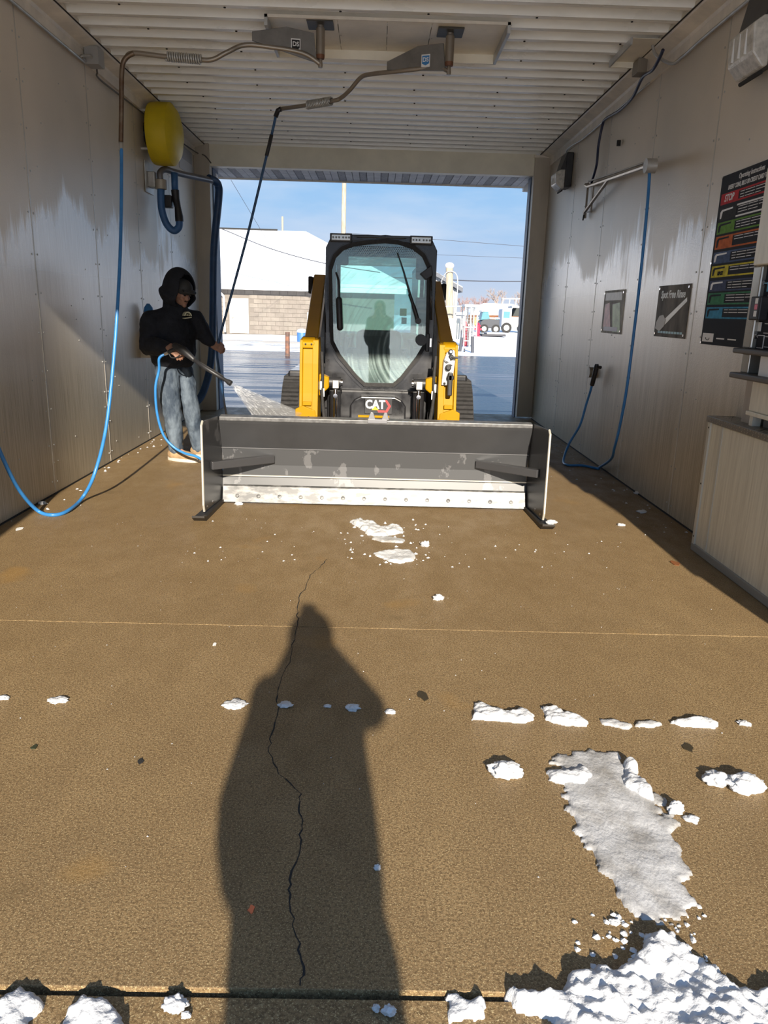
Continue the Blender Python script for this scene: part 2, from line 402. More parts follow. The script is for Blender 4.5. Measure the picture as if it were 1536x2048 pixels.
def wall(side, x, seams, mat, out):
    s = 1 if side == 'right' else -1
    wl = empty('wall_' + side, (x, 6, 0), 'panelled metal %s wall of the wash bay' % side, None, None, 'structure')
    for a, b in zip(seams[:-1], seams[1:]):
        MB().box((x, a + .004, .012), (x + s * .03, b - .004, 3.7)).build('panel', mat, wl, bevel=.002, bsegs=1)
    for a in seams[1:-1]:
        MB().box((x - s * .002, a - .008, .015), (x + s * .01, a + .008, 3.6)).build('joint_strip', M_STRIP, wl)
    mb = MB()
    for a in seams[1:-1]:
        z = .1
        while z < 3.5:
            for dy in (-.045, .045):
                c = Vector((x, a + dy + R_.uniform(-.006, .006), z + R_.uniform(-.01, .01)))
                mb.cyl(c, c - Vector((s * .004, 0, 0)), .0075, 7)
            z += .29
    for _ in range(60):
        c = Vector((x, R_.uniform(4, 11), R_.uniform(.1, 3.3))); mb.cyl(c, c - Vector((s * .004, 0, 0)), .006, 6)
    mb.build('screws', M_GALV, wl, kind='stuff')
    MB().box((x + s * .03, Y0, -.05), (x + s * .25, Y1 + .4, 4.0)).build('core', M_TRIM, wl)
    MB().box((x - s * .003, Y0, -.01), (x + s * .03, Y1, .011)).build('base_gap', M_DARK, wl)
    return wl
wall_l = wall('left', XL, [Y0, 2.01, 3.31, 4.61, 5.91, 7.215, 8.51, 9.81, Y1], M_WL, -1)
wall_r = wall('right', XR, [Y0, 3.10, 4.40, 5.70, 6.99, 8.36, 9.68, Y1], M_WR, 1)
# ribbed ceiling
prof = []
y = Y0; per = .245; ph = 6.29 - per * 20
k = 0
yy = ph
prof = [(Y0 - .02, ZC + .070)]
while yy < Y1 + .3:
    for dy, dz in ((-.050, .070), (-.038, 0), (.020, 0), (.032, .070), (.086, .070), (.094, .058), (.108, .058), (.116, .070)):
        if Y0 < yy + dy < Y1 + .02: prof.append((yy + dy, ZC + dz))
    yy += per
prof.append((Y1 + .02, ZC + .070))
HX0, HX1, HY0, HY1 = -.89, .94, 6.41, 7.12
mb = MB()
def strip(xa, xb, pr):
    n = len(pr); vs = [(xa, p[0], p[1]) for p in pr] + [(xb, p[0], p[1]) for p in pr]
    mb.add(vs, [(i, i + 1, i + 1 + n, i + n) for i in range(n - 1)])
strip(XL, XR, prof)
ceil = mb.build('ceiling', M_CEIL, None, kind='structure', label='white ribbed metal ceiling of the wash bay')
mb = MB()
yy = ph
while yy < Y1:
    if yy > 3:
        for x in (-1.9, -1.2, -.35, .35, 1.15, 1.85):
            c = Vector((x + R_.uniform(-.05, .05), yy + R_.uniform(-.01, .01), ZC + .002)); mb.cyl(c, c - Vector((0, 0, .008)), .009, 6)
    yy += per * 2
mb.build('screws', M_DARK, ceil, kind='stuff')
# roof above it
MB().box((XL - .3, Y0, 3.76), (XR + .3, 12.15, 4.1)).build('roof', M_TRIM, None, kind='structure', label='roof deck above the ribbed ceiling')
# cove trims along both walls
for n_, x, s in ((1, XL, 1), (2, XR, -1)):
    poly = [(x, 3.655), (x, 3.555), (x + s * .012, 3.55), (x + s * .03, 3.575), (x + s * .135, 3.605), (x + s * .15, 3.62), (x + s * .15, 3.655)]
    t = MB().prism(poly, 'y', Y0, Y1).build('trim_%d' % n_, M_TRIM, None, kind='structure', label='beige cove trim between %s wall and ceiling' % ('left' if s > 0 else 'right'))
    MB().box((x, Y0, 3.475), (x + s * .022, Y1, 3.55)).build('lower_batten', M_TRIM, t)
    MB().box((x + s * .15, Y0, 3.612), (x + s * .158, Y1, 3.62)).build('shadow_gap', M_DARK, t)
# rear columns, header, soffit
MB().box((XL, Y1, 0), (-2.345, Y1 + .16, 3.7)).build('column', M_COLUMN, None, kind='structure', bevel=.006, label='taupe column at left of the rear opening')
MB().box((2.105, Y1 - .02, 0.03), (XR, Y1 + .14, 3.58)).build('column', M_COLUMN, None, kind='structure', bevel=.006, label='taupe column at right of the rear opening')
o = MB().box((2.09, Y1 - .035, 3.575), (XR, Y1 + .14, 3.605)).build('column_cap', M_TRIM, None, kind='structure', label='beige cap on the right rear column')
MB().box((-2.36, Y1 + .02, 3.35), (2.12, Y1 + .16, 3.72)).build('header_beam', M_HEADER, None, kind='structure', bevel=.004, label='cream beam over the rear opening')
MB().box((-2.345, Y1 + .155, 0), (-2.33, Y1 + .5, 3.35)).build('jamb', pmat('blue_door_track', (.05, .09, .16), .5), None, kind='structure', label='dark blue jamb strip at left of the rear opening')
MB().box((2.09, Y1 + .12, 0), (2.106, Y1 + .3, 3.35)).build('jamb', MATS['blue_door_track'], None, kind='structure', label='dark blue jamb strip at right of the rear opening')
sf = empty('soffit', (0, 11.7, 3.36), 'slatted white soffit outside the rear opening', None, None, 'structure')
x = -2.75
k = 0
while x < 2.7:
    mt = M_SOFFIT if k % 3 else pmat('vented_soffit', (.62, .60, .60), .6, 0, var=.2, vscale=30)
    MB().box((x + .004, Y1 + .15, 3.352 + (0 if k % 3 else .004)), (x + .098, 12.14, 3.375)).build('slat', mt, sf); x += .102; k += 1
MB().box((-2.8, Y1 + .15, 3.376), (2.7, 12.14, 3.40)).build('backing', M_DARK, sf)
MB().box((-2.8, 12.12, 3.335), (2.7, 12.16, 3.72)).build('fascia', M_TRIM, sf)
for px_, py_, lab_ in ((1056, 373, 'small white flood light under the soffit by the right column'), (424, 345, 'small white flood light under the soffit by the left column')):
    q = PZ(px_, py_, 3.32)
    t = empty('flood_light', (q.x, q.y, 3.35), lab_, 'light', 'rear flood lights')
    MB().cyl((q.x, q.y, 3.352), (q.x, q.y, 3.31), .03, 10).build('mount', pmat('lamp_white', (.85, .85, .84), .4), t)
    MB().box((q.x - .07, q.y - .04, 3.25), (q.x + .07, q.y + .07, 3.31)).build('head', MATS['lamp_white'], t, bevel=.012)
# front opening: left pier and header, outside the photo, they shade the bay
MB().box((XL, Y0 - .12, -.01), (-2.146, Y0 + .02, 3.7)).build('column', M_COLUMN, None, kind='structure', label='taupe pier at left of the front opening')
MB().box((XL - .3, Y0 - .14, 3.48), (XR + .3, Y0, 4.1)).build('header_beam', M_HEADER, None, kind='structure', label='cream beam over the front opening')
# ceiling access panels
h = empty('ceiling_hatch', (.02, 6.75, 3.6), 'long beige panel recessed in the ribbed ceiling', 'hatch', 'ceiling access panels')
M_HATCH = pmat('beige_panel', (.80, .74, .61), .4, .05, var=.1, vscale=3)
for a, b in ((HX0, -.36), (-.355, .02), (.025, .36), (.365, HX1)):
    MB().box((a, HY0, ZC - .006), (b, HY1, ZC - .002)).build('panel', M_HATCH, h)
MB().box((HX0, HY1, ZC - .075), (HX1, HY1 + .02, ZC)).build('rear_flange', M_HEADER, h)
MB().box((HX0 - .01, HY0 - .02, ZC - .02), (HX1 + .02, HY0, ZC)).build('front_flange', M_TRIM, h)
for x in (HX0, HX1):
    MB().box((x - .012, HY0 - .02, ZC - .075), (x + .012, HY1 + .02, ZC)).build('side_flange', M_GALV, h)
h = empty('ceiling_hatch', (2.1, 6.9, 3.6), 'small beige panel in the ribbed ceiling beside the right wall', 'hatch', 'ceiling access panels')
MB().box((1.945, 6.62, ZC - .006), (2.20, 7.2, ZC - .002)).build('panel', M_HATCH, h)
MB().box((1.945, 7.19, ZC - .05), (2.20, 7.205, ZC)).build('rear_flange', M_HEADER, h)
MB().box((1.935, 6.62, ZC - .05), (1.948, 7.2, ZC)).build('side_flange', M_GALV, h)

# ================================================================== OUTSIDE
M_ROAD = pmat('wet_asphalt', (0.045, 0.05, 0.062), .42, 0, col2=(0.24, 0.26, 0.30), vscale=1.3, stretch=(.14, 1.8, 1), lo=.50, hi=.68, rvar=.16, spec=.45, bump=.15, bscale=8)
M_GSNOW = pmat('ground_snow', (0.84, 0.86, 0.90), .8, 0, var=.06, vscale=.7, bump=.6, bscale=3, bdist=.1)
MB().box((-60, 11.6, -.3), (60, 28.2, -.02)).build('road', M_ROAD, None, kind='structure', label='wet icy asphalt street behind the wash bay')
MB().box((-60, -70, -.4), (60, -.9, -.01)).build('forecourt', M_GSNOW, None, kind='structure', label='unseen forecourt in front of the wash bay, snow added for bounce light')  # unseen snow, added up to the bay mouth to bounce light inside
for a_, b_ in ((-60, -6.5), (6.5, 60)):
    MB().box((a_, -.9, -.4), (b_, 1.2, -.01)).build('forecourt', M_GSNOW, None, kind='structure', label='unseen ground %s of the wash bay, snow added for bounce light' % ('left' if a_ < 0 else 'right'))
mb = MB(); nx, ny = 60, 60
vs = []; fs = []
for j in range(ny + 1):
    yy = 28.2 + (j / ny) ** 1.8 * 270
    for i in range(nx + 1):
        xx = -90 + 240 * i / nx
        zz = .10 * noise.noise(Vector((xx * .15, yy * .2, 3))) + (.0 if j else -.06) + .04
        vs.append((xx, yy, zz))
for j in range(ny):
    for i in range(nx): fs.append((j * (nx + 1) + i, j * (nx + 1) + i + 1, (j + 1) * (nx + 1) + i + 1, (j + 1) * (nx + 1) + i))
mb.add(vs, fs).build('snow_ground', M_GSNOW, None, smooth=True, kind='structure', label='snow covered ground beyond the street')
# dirty snow verge in front of the block building
M_VERGE = pmat('dirty_snow', (.80, .81, .83), .8, 0, col2=(.25, .24, .22), vscale=2.2, stretch=(.5, 2, 1), lo=.5, hi=.7, bump=.6, bscale=6, bdist=.06)
mb = MB(); vs = []; fs = []; nx, ny = 80, 10
for j in range(ny + 1):
    for i in range(nx + 1):
        xx = -16 + 17 * i / nx; yy = 27.6 + 5.2 * j / ny
        e = min(1, j / 2, (ny - j) / 2)
        vs.append((xx, yy + .25 * noise.noise(Vector((xx * .8, 0, 5))), -.02 + e * (.10 + .10 * noise.noise(Vector((xx * 1.3, yy * 1.8, 0))))))
for j in range(ny):
    for i in range(nx): fs.append((j * (nx + 1) + i, j * (nx + 1) + i + 1, (j + 1) * (nx + 1) + i + 1, (j + 1) * (nx + 1) + i))
mb.add(vs, fs).build('snow_bank', M_VERGE, None, smooth=True, kind='structure', label='dirty ploughed snow along the street edge')
MB().box((-20, 32.4, -.1), (2, 32.6, .13)).build('kerb', pmat('kerb_concrete', (.25, .25, .25), .8), None, kind='structure', label='dark kerb between street and block building')

# block building with snowy hip roof
M_BLOCK = pmat('grey_block', (0.2137, 0.1875, 0.1613), .85, 0, var=.12, vscale=2.5, bump=.3, bscale=20)
M_BLOCK2 = pmat('pale_grey_block', (0.2325, 0.2063, 0.1762), .85, 0, var=.10, vscale=2.5, bump=.3, bscale=20)
M_MORTAR = pmat('mortar', (0.1875, 0.1650, 0.1425), .9)
BY = 42.0
bl = empty('block_building', (-8, BY, 0), 'low grey block building with snow covered hip roof', 'building')
xr = .9
MB().box((-18, BY, -.1), (xr, BY + 12, 2.72)).build('wall_core', M_MORTAR, bl)
bw, bh = .46, .23
me_cache = {}
door_x0, door_x1, door_top = PY(462, 600, BY).x, PY(494, 600, BY).x, PY(478, 600, BY).z
proto = {}
cnt = 0
for r in range(11):
    z0 = .08 + r * bh; off = (r % 2) * bw / 2
    for c in range(-23, 7):
        xa = c * bw + off
        if xa < PY(430, 640, BY).x or xa > PY(650, 640, BY).x: continue
        if xa + bw > door_x0 - .1 and xa < door_x1 + .1 and z0 < door_top + .1: continue
        mt = M_BLOCK2 if R_.random() < .25 else M_BLOCK
        key = mt.name
        if key not in proto:
            proto[key] = MB().box((-.222, -.02, -.107), (.222, .02, .107)).build('block', mt, bl, bevel=.0)
            b_ = proto[key]
        else:
            b_ = proto[key].copy(); COL.objects.link(b_)
        b_.parent = bl; b_.location = Vector((xa + bw / 2, BY - .006 - R_.uniform(0, .006), z0 + bh / 2)) - ROOT[bl.name]
        cnt += 1
for k_, b_ in proto.items():            # prototypes were built about the building origin
    for q in b_.data.vertices: q.co += ROOT[bl.name]
# door
M_DOOR = pmat('white_door', (.80, .79, .75), .4)
dr = MB().box((door_x0, BY - .07, .12), (door_x1, BY - .03, door_top)).build('door', M_DOOR, bl)
dw = door_x1 - door_x0
for cx_ in (.27, .73):
    for za, zb in ((.22, .62), (.72, 1.2), (1.28, 1.62)):
        MB().box((door_x0 + dw * cx_ - .15, BY - .078, za), (door_x0 + dw * cx_ + .15, BY - .07, min(zb, door_top - .1))).build('door_panel', pmat('door_recess', (.70, .69, .66), .4), dr, bevel=.004)
MB().ell((door_x0 + .09, BY - .11, .92), (.04, .05, .04)).build('knob', M_STEEL, dr)
for xa, xb in ((door_x0 - .08, door_x0), (door_x1, door_x1 + .08)):
    MB().box((xa, BY - .09, .1), (xb, BY, door_top + .09)).build('door_frame', M_WHITE, bl)
MB().box((door_x0, BY - .09, door_top), (door_x1, BY, door_top + .09)).build('door_frame', M_WHITE, bl)
ez = PY(530, 570, BY - .6).z
rz = PY(525, 466, BY + 6).z; rx = PY(612, 468, BY + 6).x
MB().box((-19, BY - .62, ez - .26), (xr + .6, BY + .02, ez - .16)).build('soffit', M_WHITE, bl)
MB().box((-19, BY - .66, ez - .26), (xr + .6, BY - .6, ez)).build('gutter', M_WHITE, bl)
mb = MB()
A = [(-20, BY - .7, ez), (xr + .7, BY - .7, ez), (xr + .7, BY + 12.7, ez), (-20, BY + 12.7, ez), (-20, BY + 6, rz), (rx, BY + 6, rz)]
A2 = [(p[0], p[1], p[2] + .16) for p in A]
mb.add(A + A2, [(0, 1, 5, 4), (1, 2, 5), (2, 3, 4, 5), (6, 7, 11, 10), (7, 8, 11), (8, 9, 10, 11), (0, 1, 7, 6), (1, 2, 8, 7), (2, 3, 9, 8)])
mb.build('roof_snow', M_GSNOW, bl)
MB().box((-20, BY + 5.95, rz + .14), (PY(555, 468, BY + 6).x, BY + 6.05, rz + .24)).build('ridge_vent', M_DARK, bl)
dsx = PY(447, 600, BY - .2).x
MB().tube(smooth_path([(dsx - .35, BY - .6, ez - .2), (dsx - .05, BY - .25, ez - .55), (dsx, BY - .1, ez - .8), (dsx, BY - .1, .4), (dsx + .05, BY - .3, .2)], 4), .06, 8).build('downspout', M_WHITE, bl)
wh = PY(620, 640, BY - .1)
MB().box((wh.x - .15, BY - .3, wh.z - .35), (wh.x + .2, BY, wh.z + .4)).build('meter_box', M_GALV, bl, bevel=.02)
# utility poles, wires
M_WOOD = pmat('weathered_pole', (.42, .36, .27), .8, 0, var=.25, vscale=4, stretch=(3, 3, .4))
p = PY(688, 420, 62)
MB().tube([(p.x - .05, 62, -.2), (p.x, 62, p.z + 5)], [.22, .15], 12).build('utility_pole', M_WOOD, None, smooth=True, label='tall pale utility pole rising behind the snowy roof', cat='pole')
p = PY(565, 450, 70)
MB().tube([(p.x, 70, 0), (p.x, 70, p.z + .7)], [.12, .08], 8).build('roof_mast', M_WOOD, None, smooth=True, label='short thin mast standing behind the snowy roof ridge', cat='pole')
def wire(pts, r, lab, sag=0):
    MB().tube(pts, r, 5).build('power_line', pmat('wire', (.06, .065, .08), .6), None, label=lab, cat='cable', group='overhead wires')
wire(smooth_path([PY(380, 440, 38), PY(436, 455, 38), PY(540, 497, 38), PY(650, 527, 38), PY(760, 545, 38)], 5), .022, 'dark sagging wire crossing in front of the snowy roof')
wire([PY(688, 466, 61.9), PY(860, 478, 61.9), PY(1300, 512, 61.9)], .018, 'thin wire high in the sky right of the loader cab')
wire([PY(688, 503, 61.9), PY(860, 509, 61.9), PY(1300, 526, 61.9)], .014, 'faint lower wire in the sky right of the loader cab')
wire(smooth_path([PY(688, 551, 61.9), PY(880, 559, 61.9), PY(1000, 563, 61.9), PY(1300, 562, 61.9)], 4), .045, 'thick cable running in front of the bare trees')
p = PY(1300, 520, 62)
MB().tube([(p.x, 62, -.2), (p.x, 62, p.z + 1.5)], [.22, .15], 12).build('utility_pole', M_WOOD, None, smooth=True, label='utility pole hidden behind the right wall carrying the wires', cat='pole')
wire([PY(462, 360, 30), PY(585, 566, BY - .69)], .008, 'pale guy wire slanting down past the snowy roof')
# shed
sx = 45.0
sh = empty('metal_shed', PY(890, 660, sx), 'grey metal sided shed behind the wooden post', 'building')
xa, xb = PY(700, 600, sx).x, PY(911, 600, sx).x
zt = PY(911, 580, sx).z; zl = PY(878, 556, sx).z
zl2 = zl + (zl - zt) * (xb - xa) / 1.0 * .35
M_SHED = pmat('grey_siding', (.27, .28, .29), .5, .2, var=.1, vscale=2)
MB().prism([(xb - 2.2, -.2), (xb, -.2), (xb, zt), (xb - 1.05, zl), (xb - 2.2, zl + .5)], 'y', sx, sx + 8).build('wall_core', M_SHED, sh)
x = xb - 1.6
while x < xb - .05:
    tz = zt + (xb - x) / 1.05 * (zl - zt)
    MB().box((x, sx - .03, 0), (x + .14, sx, tz - .05)).build('siding_board', M_SHED, sh, bevel=.01); x += .17
MB().prism([(xb - 2.2, zl + .5), (xb - 1.05, zl), (xb + .35, zt - .12), (xb + .35, zt + .12), (xb - 1.05, zl + .22), (xb - 2.2, zl + .72)], 'y', sx - .4, sx + 8.4).build('roof', pmat('dark_roof_edge', (.10, .11, .13), .6), sh)
MB().prism([(xb - 2.2, zl + .73), (xb - 1.05, zl + .23), (xb + .33, zt + .13), (xb + .33, zt + .18), (xb - 2.2, zl + .80)], 'y', sx - .35, sx + 8.3).build('roof_snow', M_GSNOW, sh)
# wooden post with snow cap
py_ = 35.0
b0 = PY(899, 672, py_); t0 = PY(899, 533, py_)
po = empty('wooden_post', (b0.x, py_, 0), 'thick wooden post with snow cap beside the grey shed', 'post')
MB().tube([(b0.x, py_, -.1), (t0.x, py_, t0.z)], [.19, .16], 12).build('shaft', M_WOOD, po, smooth='auto')
MB().ell((t0.x, py_, t0.z + .03), (.21, .2, .15)).build('snow_cap', M_SNOW, po, smooth=True)
MB().box((b0.x - .1, py_ - .3, .35), (b0.x + .42, py_ - .12, 1.25)).build('meter_box', pmat('cream_box', (.70, .68, .58), .5), po, bevel=.03)
MB().tube(smooth_path([(b0.x + .2, py_ - .2, 1.2), (b0.x + .23, py_ - .2, 2.0), (b0.x + .18, py_ - .2, 3.1), (b0.x - .3, py_ - .2, 3.2), (b0.x - .6, py_, 2.5)], 5), .025, 6).build('conduit', M_GALV, po)
# small garage
a, b = PY(911, 672, 58), PY(931, 628, 58)
g = empty('small_garage', (a.x, 58, 0), 'small grey garage with snowy roof beyond the cage', 'building')
MB().box((a.x - .6, 58, -.1), (b.x, 61, b.z - .1)).build('wall', M_SHED, g)
MB().box((a.x - .7, 57.8, b.z - .1), (b.x + .15, 61.2, b.z + .12)).build('roof_snow', M_GSNOW, g, bevel=.05)
MB().box((a.x + .1, 57.95, 0), (b.x - .15, 58, b.z - .4)).build('garage_door', pmat('mid_grey', (.22, .23, .24), .6), g)
MB().tube([(a.x + .85, 57.6, 0), (a.x + .85, 57.6, .7)], .18, 10).build('white_bin', M_WHITE, g)
# wire cage of gas bottles
cg = empty('wire_cage', PY(940, 690, 33), 'tall galvanised wire cage standing on the snow', 'cage')
xa, xb = PY(929, 660, 33).x, PY(953, 660, 33).x; zt = PY(940, 613, 33).z; zb = .05
fr = MB()
for x in (xa, (xa * .55 + xb * .45), xb):
    MB().tube([(x, 33, zb), (x, 33, zt)], .03, 6).build('upright', M_GALV, cg)
    MB().tube([(x, 34.2, zb), (x, 34.2, zt)], .03, 6).build('upright', M_GALV, cg)
for z in (zb + .3, (zb + zt) / 2, zt):
    MB().tube([(xa, 33, z), (xb, 33, z)], .025, 6).build('rail', M_GALV, cg)
    MB().tube([(xa, 34.2, z), (xb, 34.2, z)], .025, 6).build('rail', M_GALV, cg)
mb = MB(); k = 0
while xa + k * .07 < xb:
    mb.tube([(xa + k * .07, 33.0, zb + .3), (xa + k * .07, 33.0, zt)], .006, 4); k += 1
z = zb + .3
while z < zt:
    mb.tube([(xa, 33.0, z), (xb, 33.0, z)], .006, 4); z += .12
mb.build('wire_mesh', M_GALV, cg, kind='stuff')
MB().box((xa - .05, 32.95, zt), (xb + .05, 34.25, zt + .09)).build('snow_cap', M_SNOW, cg, bevel=.03)
for i, x in enumerate((xa + .12, xa + .33)):
    MB().lathe([(.0, 0), (.1, 0), (.1, .85), (.05, .98), (.03, 1.05)], Matrix.Translation((x, 33.6, .1)), 12).build('gas_bottle', pmat('red_bottle', (.45, .04, .06), .4) if i == 0 else M_GALV, cg, smooth='auto')
MB().tube([PY(858, 614, 34), PY(930, 612, 34)], .035, 6).build('cross_rail', M_GALV, cg)
# bollards
def bollard(px, pyb, pyt, lab, col, dx=0, r=.075):
    b_ = PZ(px, pyb, 0.0); t_ = PY(px + dx, pyt, b_.y)
    MB().tube([(b_.x, b_.y, -.05), t_], r, 10).build('bollard', col, None, label=lab, cat='bollard', group='street bollards')
M_RUSTP = pmat('rusty_post', (.10, .075, .07), .75, 0, col2=(.28, .13, .08), vscale=6, stretch=(1, 1, 1.5))
bollard(575, 711, 664, 'rusty steel bollard at the street edge before the block building', M_RUSTP)
bollard(919, 705, 675, 'leaning dark bollard right of the loader', pmat('dark_post', (.07, .075, .09), .7), dx=5, r=.06)
bollard(945, 707, 673, 'upright dark bollard in front of the wire cage', MATS['dark_post'], r=.06)
bollard(929, 706, 697, 'short dark stub between the two dark bollards', MATS['dark_post'], r=.03)
# blue bin
b_ = PZ(604, 687)
t = empty('blue_barrel', (b_.x, b_.y, 0), 'blue barrel topped with snow beside the rusty bollard', 'barrel')
MB().lathe([(.0, 0), (.2, 0), (.22, .15), (.22, .46), (.2, .5)], Matrix.Translation((b_.x, b_.y, 0)), 16).build('shell', pmat('blue_barrel', (.06, .17, .42), .5), t, smooth='auto')
MB().ell((b_.x, b_.y, .52), (.24, .24, .12)).build('snow_cap', M_SNOW, t, smooth=True)
# hydrant
b_ = PZ(955, 674); k = b_.y / 50
t = empty('fire_hydrant', (b_.x, b_.y, 0), 'red fire hydrant in the snow left of the parked pickup', 'hydrant')
M_RED = pmat('red_paint', (.62, .03, .07), .4)
MB().lathe([(0, 0), (.2, 0), (.2, .08), (.13, .1), (.13, .65), (.18, .67), (.18, .74), (.13, .78), (.05, .9), (.0, .92)], Matrix.Translation((b_.x, b_.y, 0)), 14).build('barrel', M_RED, t, smooth='auto')
for s in (-1, 1):
    MB().cyl((b_.x, b_.y, .5), (b_.x + s * .24, b_.y, .5), .07, 10).build('nozzle_cap', M_RED, t)
# pickup
def wheel(c, r, parent):
    o_ = MB().cyl(c + Vector((0, -.11, 0)), c + Vector((0, .11, 0)), r, 16).build('wheel', M_RUBBER, parent)
    MB().cyl(c + Vector((0, -.13, 0)), c + Vector((0, -.10, 0)), r * .55, 12).build('hub', M_GALV, o_)
Y_ = 62.0
a, b = PY(957, 666, Y_), PY(996, 640, Y_)
t = empty('pickup_truck', ((a.x + b.x) / 2, Y_, 0), 'dark pickup with snow on the bed and teal windows', 'truck')
W_ = b.x - a.x; zb = max(.3, a.z)
MB().prism([(a.x, zb + .1), (b.x, zb + .1), (b.x, zb + .75), (a.x + W_ * .45, zb + .8), (a.x + W_ * .1, zb + .7), (a.x, zb + .55)], 'y', Y_ - .9, Y_ + .9).build('body', pmat('dark_truck', (.05, .055, .065), .35), t, bevel=.04)
MB().prism([(a.x + .02, zb + .7), (a.x + W_ * .5, zb + .75), (a.x + W_ * .38, zb + 1.35), (a.x + .12, zb + 1.3)], 'y', Y_ - .8, Y_ + .8).build('cab', pmat('teal_glass', (.10, .26, .30), .15, spec=.8), t, bevel=.04)
MB().box((a.x + .05, Y_ - .8, zb + 1.33), (a.x + W_ * .42, Y_ + .8, zb + 1.42)).build('roof_snow', M_SNOW, t, bevel=.03)
MB().box((a.x + W_ * .45, Y_ - .85, zb + .8), (b.x, Y_ + .85, zb + .92)).build('bed_snow', M_SNOW, t, bevel=.04)
for x in (a.x + W_ * .2, a.x + W_ * .82): wheel(Vector((x, Y_ - .85, .34)), .34, t)
# flat trailer in front of it
a, b = PZ(963, 674), PZ(999, 673)
t = empty('flat_trailer', ((a.x + b.x) / 2, a.y, 0), 'low flat trailer covered with snow before the pickup', 'trailer')
y_ = a.y
MB().box((a.x, y_ - .3, .08), (b.x, y_ + 1.2, .2)).build('deck', pmat('dark_deck', (.06, .06, .07), .7), t)
MB().box((a.x + .3, y_ - .3, .2), (b.x - .05, y_ + 1.2, .32)).build('snow_layer', M_SNOW, t, bevel=.04)
# white service truck
Y_ = 64.0
a, b = PY(998, 664, Y_), PY(1052, 620, Y_)
t = empty('service_truck', ((a.x + b.x) / 2, Y_, 0), 'white service truck with dark canopy near the right column', 'truck')
W_ = b.x - a.x
MB().box((a.x, Y_ - 1, .45), (a.x + W_ * .38, Y_ + 1, 1.9)).build('cab', pmat('pale_grey_paint', (.55, .57, .60), .4), t, bevel=.1)
MB().box((a.x + W_ * .06, Y_ - 1.02, 1.2), (a.x + W_ * .3, Y_ - .98, 1.7)).build('side_window', MATS['teal_glass'], t)
MB().box((a.x + W_ * .38, Y_ - 1, .5), (b.x, Y_ + 1, 1.3)).build('bed', pmat('ivory_paint', (.78, .74, .62), .5), t, bevel=.03)
MB().prism([(a.x + W_ * .42, 1.35), (b.x, 1.35), (b.x, 2.0), (a.x + W_ * .55, 2.0)], 'y', Y_ - .95, Y_ + .95).build('canopy', pmat('dark_canvas', (.05, .055, .05), .8), t)
MB().box((a.x + W_ * .36, Y_ - 1, 2.0), (b.x, Y_ + 1, 2.16)).build('roof_snow', M_SNOW, t, bevel=.05)
for i, x in enumerate((a.x - .02, a.x + W_ * .25, a.x + W_ * .5, a.x + W_ * .75)):
    MB().tube([(x, Y_ - .9, 2.1), (x + .05, Y_ - .9, 2.75)], .035, 6).build('rack_post', M_WHITE, t)
MB().tube([(a.x - .05, Y_ - .9, 2.7), (b.x, Y_ - .9, 2.75)], .05, 6).build('rack_rail', M_SNOW, t)
for x in (a.x + W_ * .2, a.x + W_ * .82): wheel(Vector((x, Y_ - .95, .42)), .42, t)
MB().box((a.x + W_ * .86, Y_ - 1.1, .35), (b.x, Y_ - 1.02, 1.2)).build('tail_panel', pmat('orange_panel', (.75, .35, .05), .5), t)
# brick house
Y_ = 95.0
a, b = PY(948, 650, Y_), PY(1050, 628, Y_)
t = empty('brick_house', ((a.x + b.x) / 2, Y_, 0), 'orange brick house with deep snow on its roof', 'building')
M_OBRICK = pmat('orange_brick', (.62, .27, .11), .8, 0, var=.15, vscale=3)
MB().box((a.x, Y_, -.2), (b.x + 2, Y_ + 9, b.z)).build('wall', M_OBRICK, t)
rz_ = PY(1000, 607, Y_ + 4).z
E2 = [(a.x - .6, Y_ - .7, b.z), (b.x + 2.6, Y_ - .7, b.z), (b.x + 2.6, Y_ + 9.7, b.z), (a.x - .6, Y_ + 9.7, b.z), (PY(968, 608, Y_ + 4).x, Y_ + 4.5, rz_), (PY(1025, 610, Y_ + 4).x, Y_ + 4.5, rz_)]
MB().add(E2 + [(p_[0], p_[1], p_[2] - .25) for p_ in E2[:4]], [(0, 1, 5, 4), (1, 2, 5), (2, 3, 4, 5), (3, 0, 4), (0, 1, 7, 6), (1, 2, 8, 7), (2, 3, 9, 8), (3, 0, 6, 9)]).build('roof_snow', M_GSNOW, t)
for pa, pb in (((966, 631), (976, 640)), ((990, 634), (999, 644)), ((953, 630), (958, 640))):
    q0, q1 = PY(*pa, Y_), PY(*pb, Y_)
    f = MB().box((q0.x, Y_ - .1, q1.z), (q1.x, Y_ + .02, q0.z)).build('window', M_WHITE, t)
    MB().box((q0.x + .1, Y_ - .13, q1.z + .08), (q1.x - .1, Y_ - .09, q0.z - .08)).build('pane', MATS['teal_glass'], f)
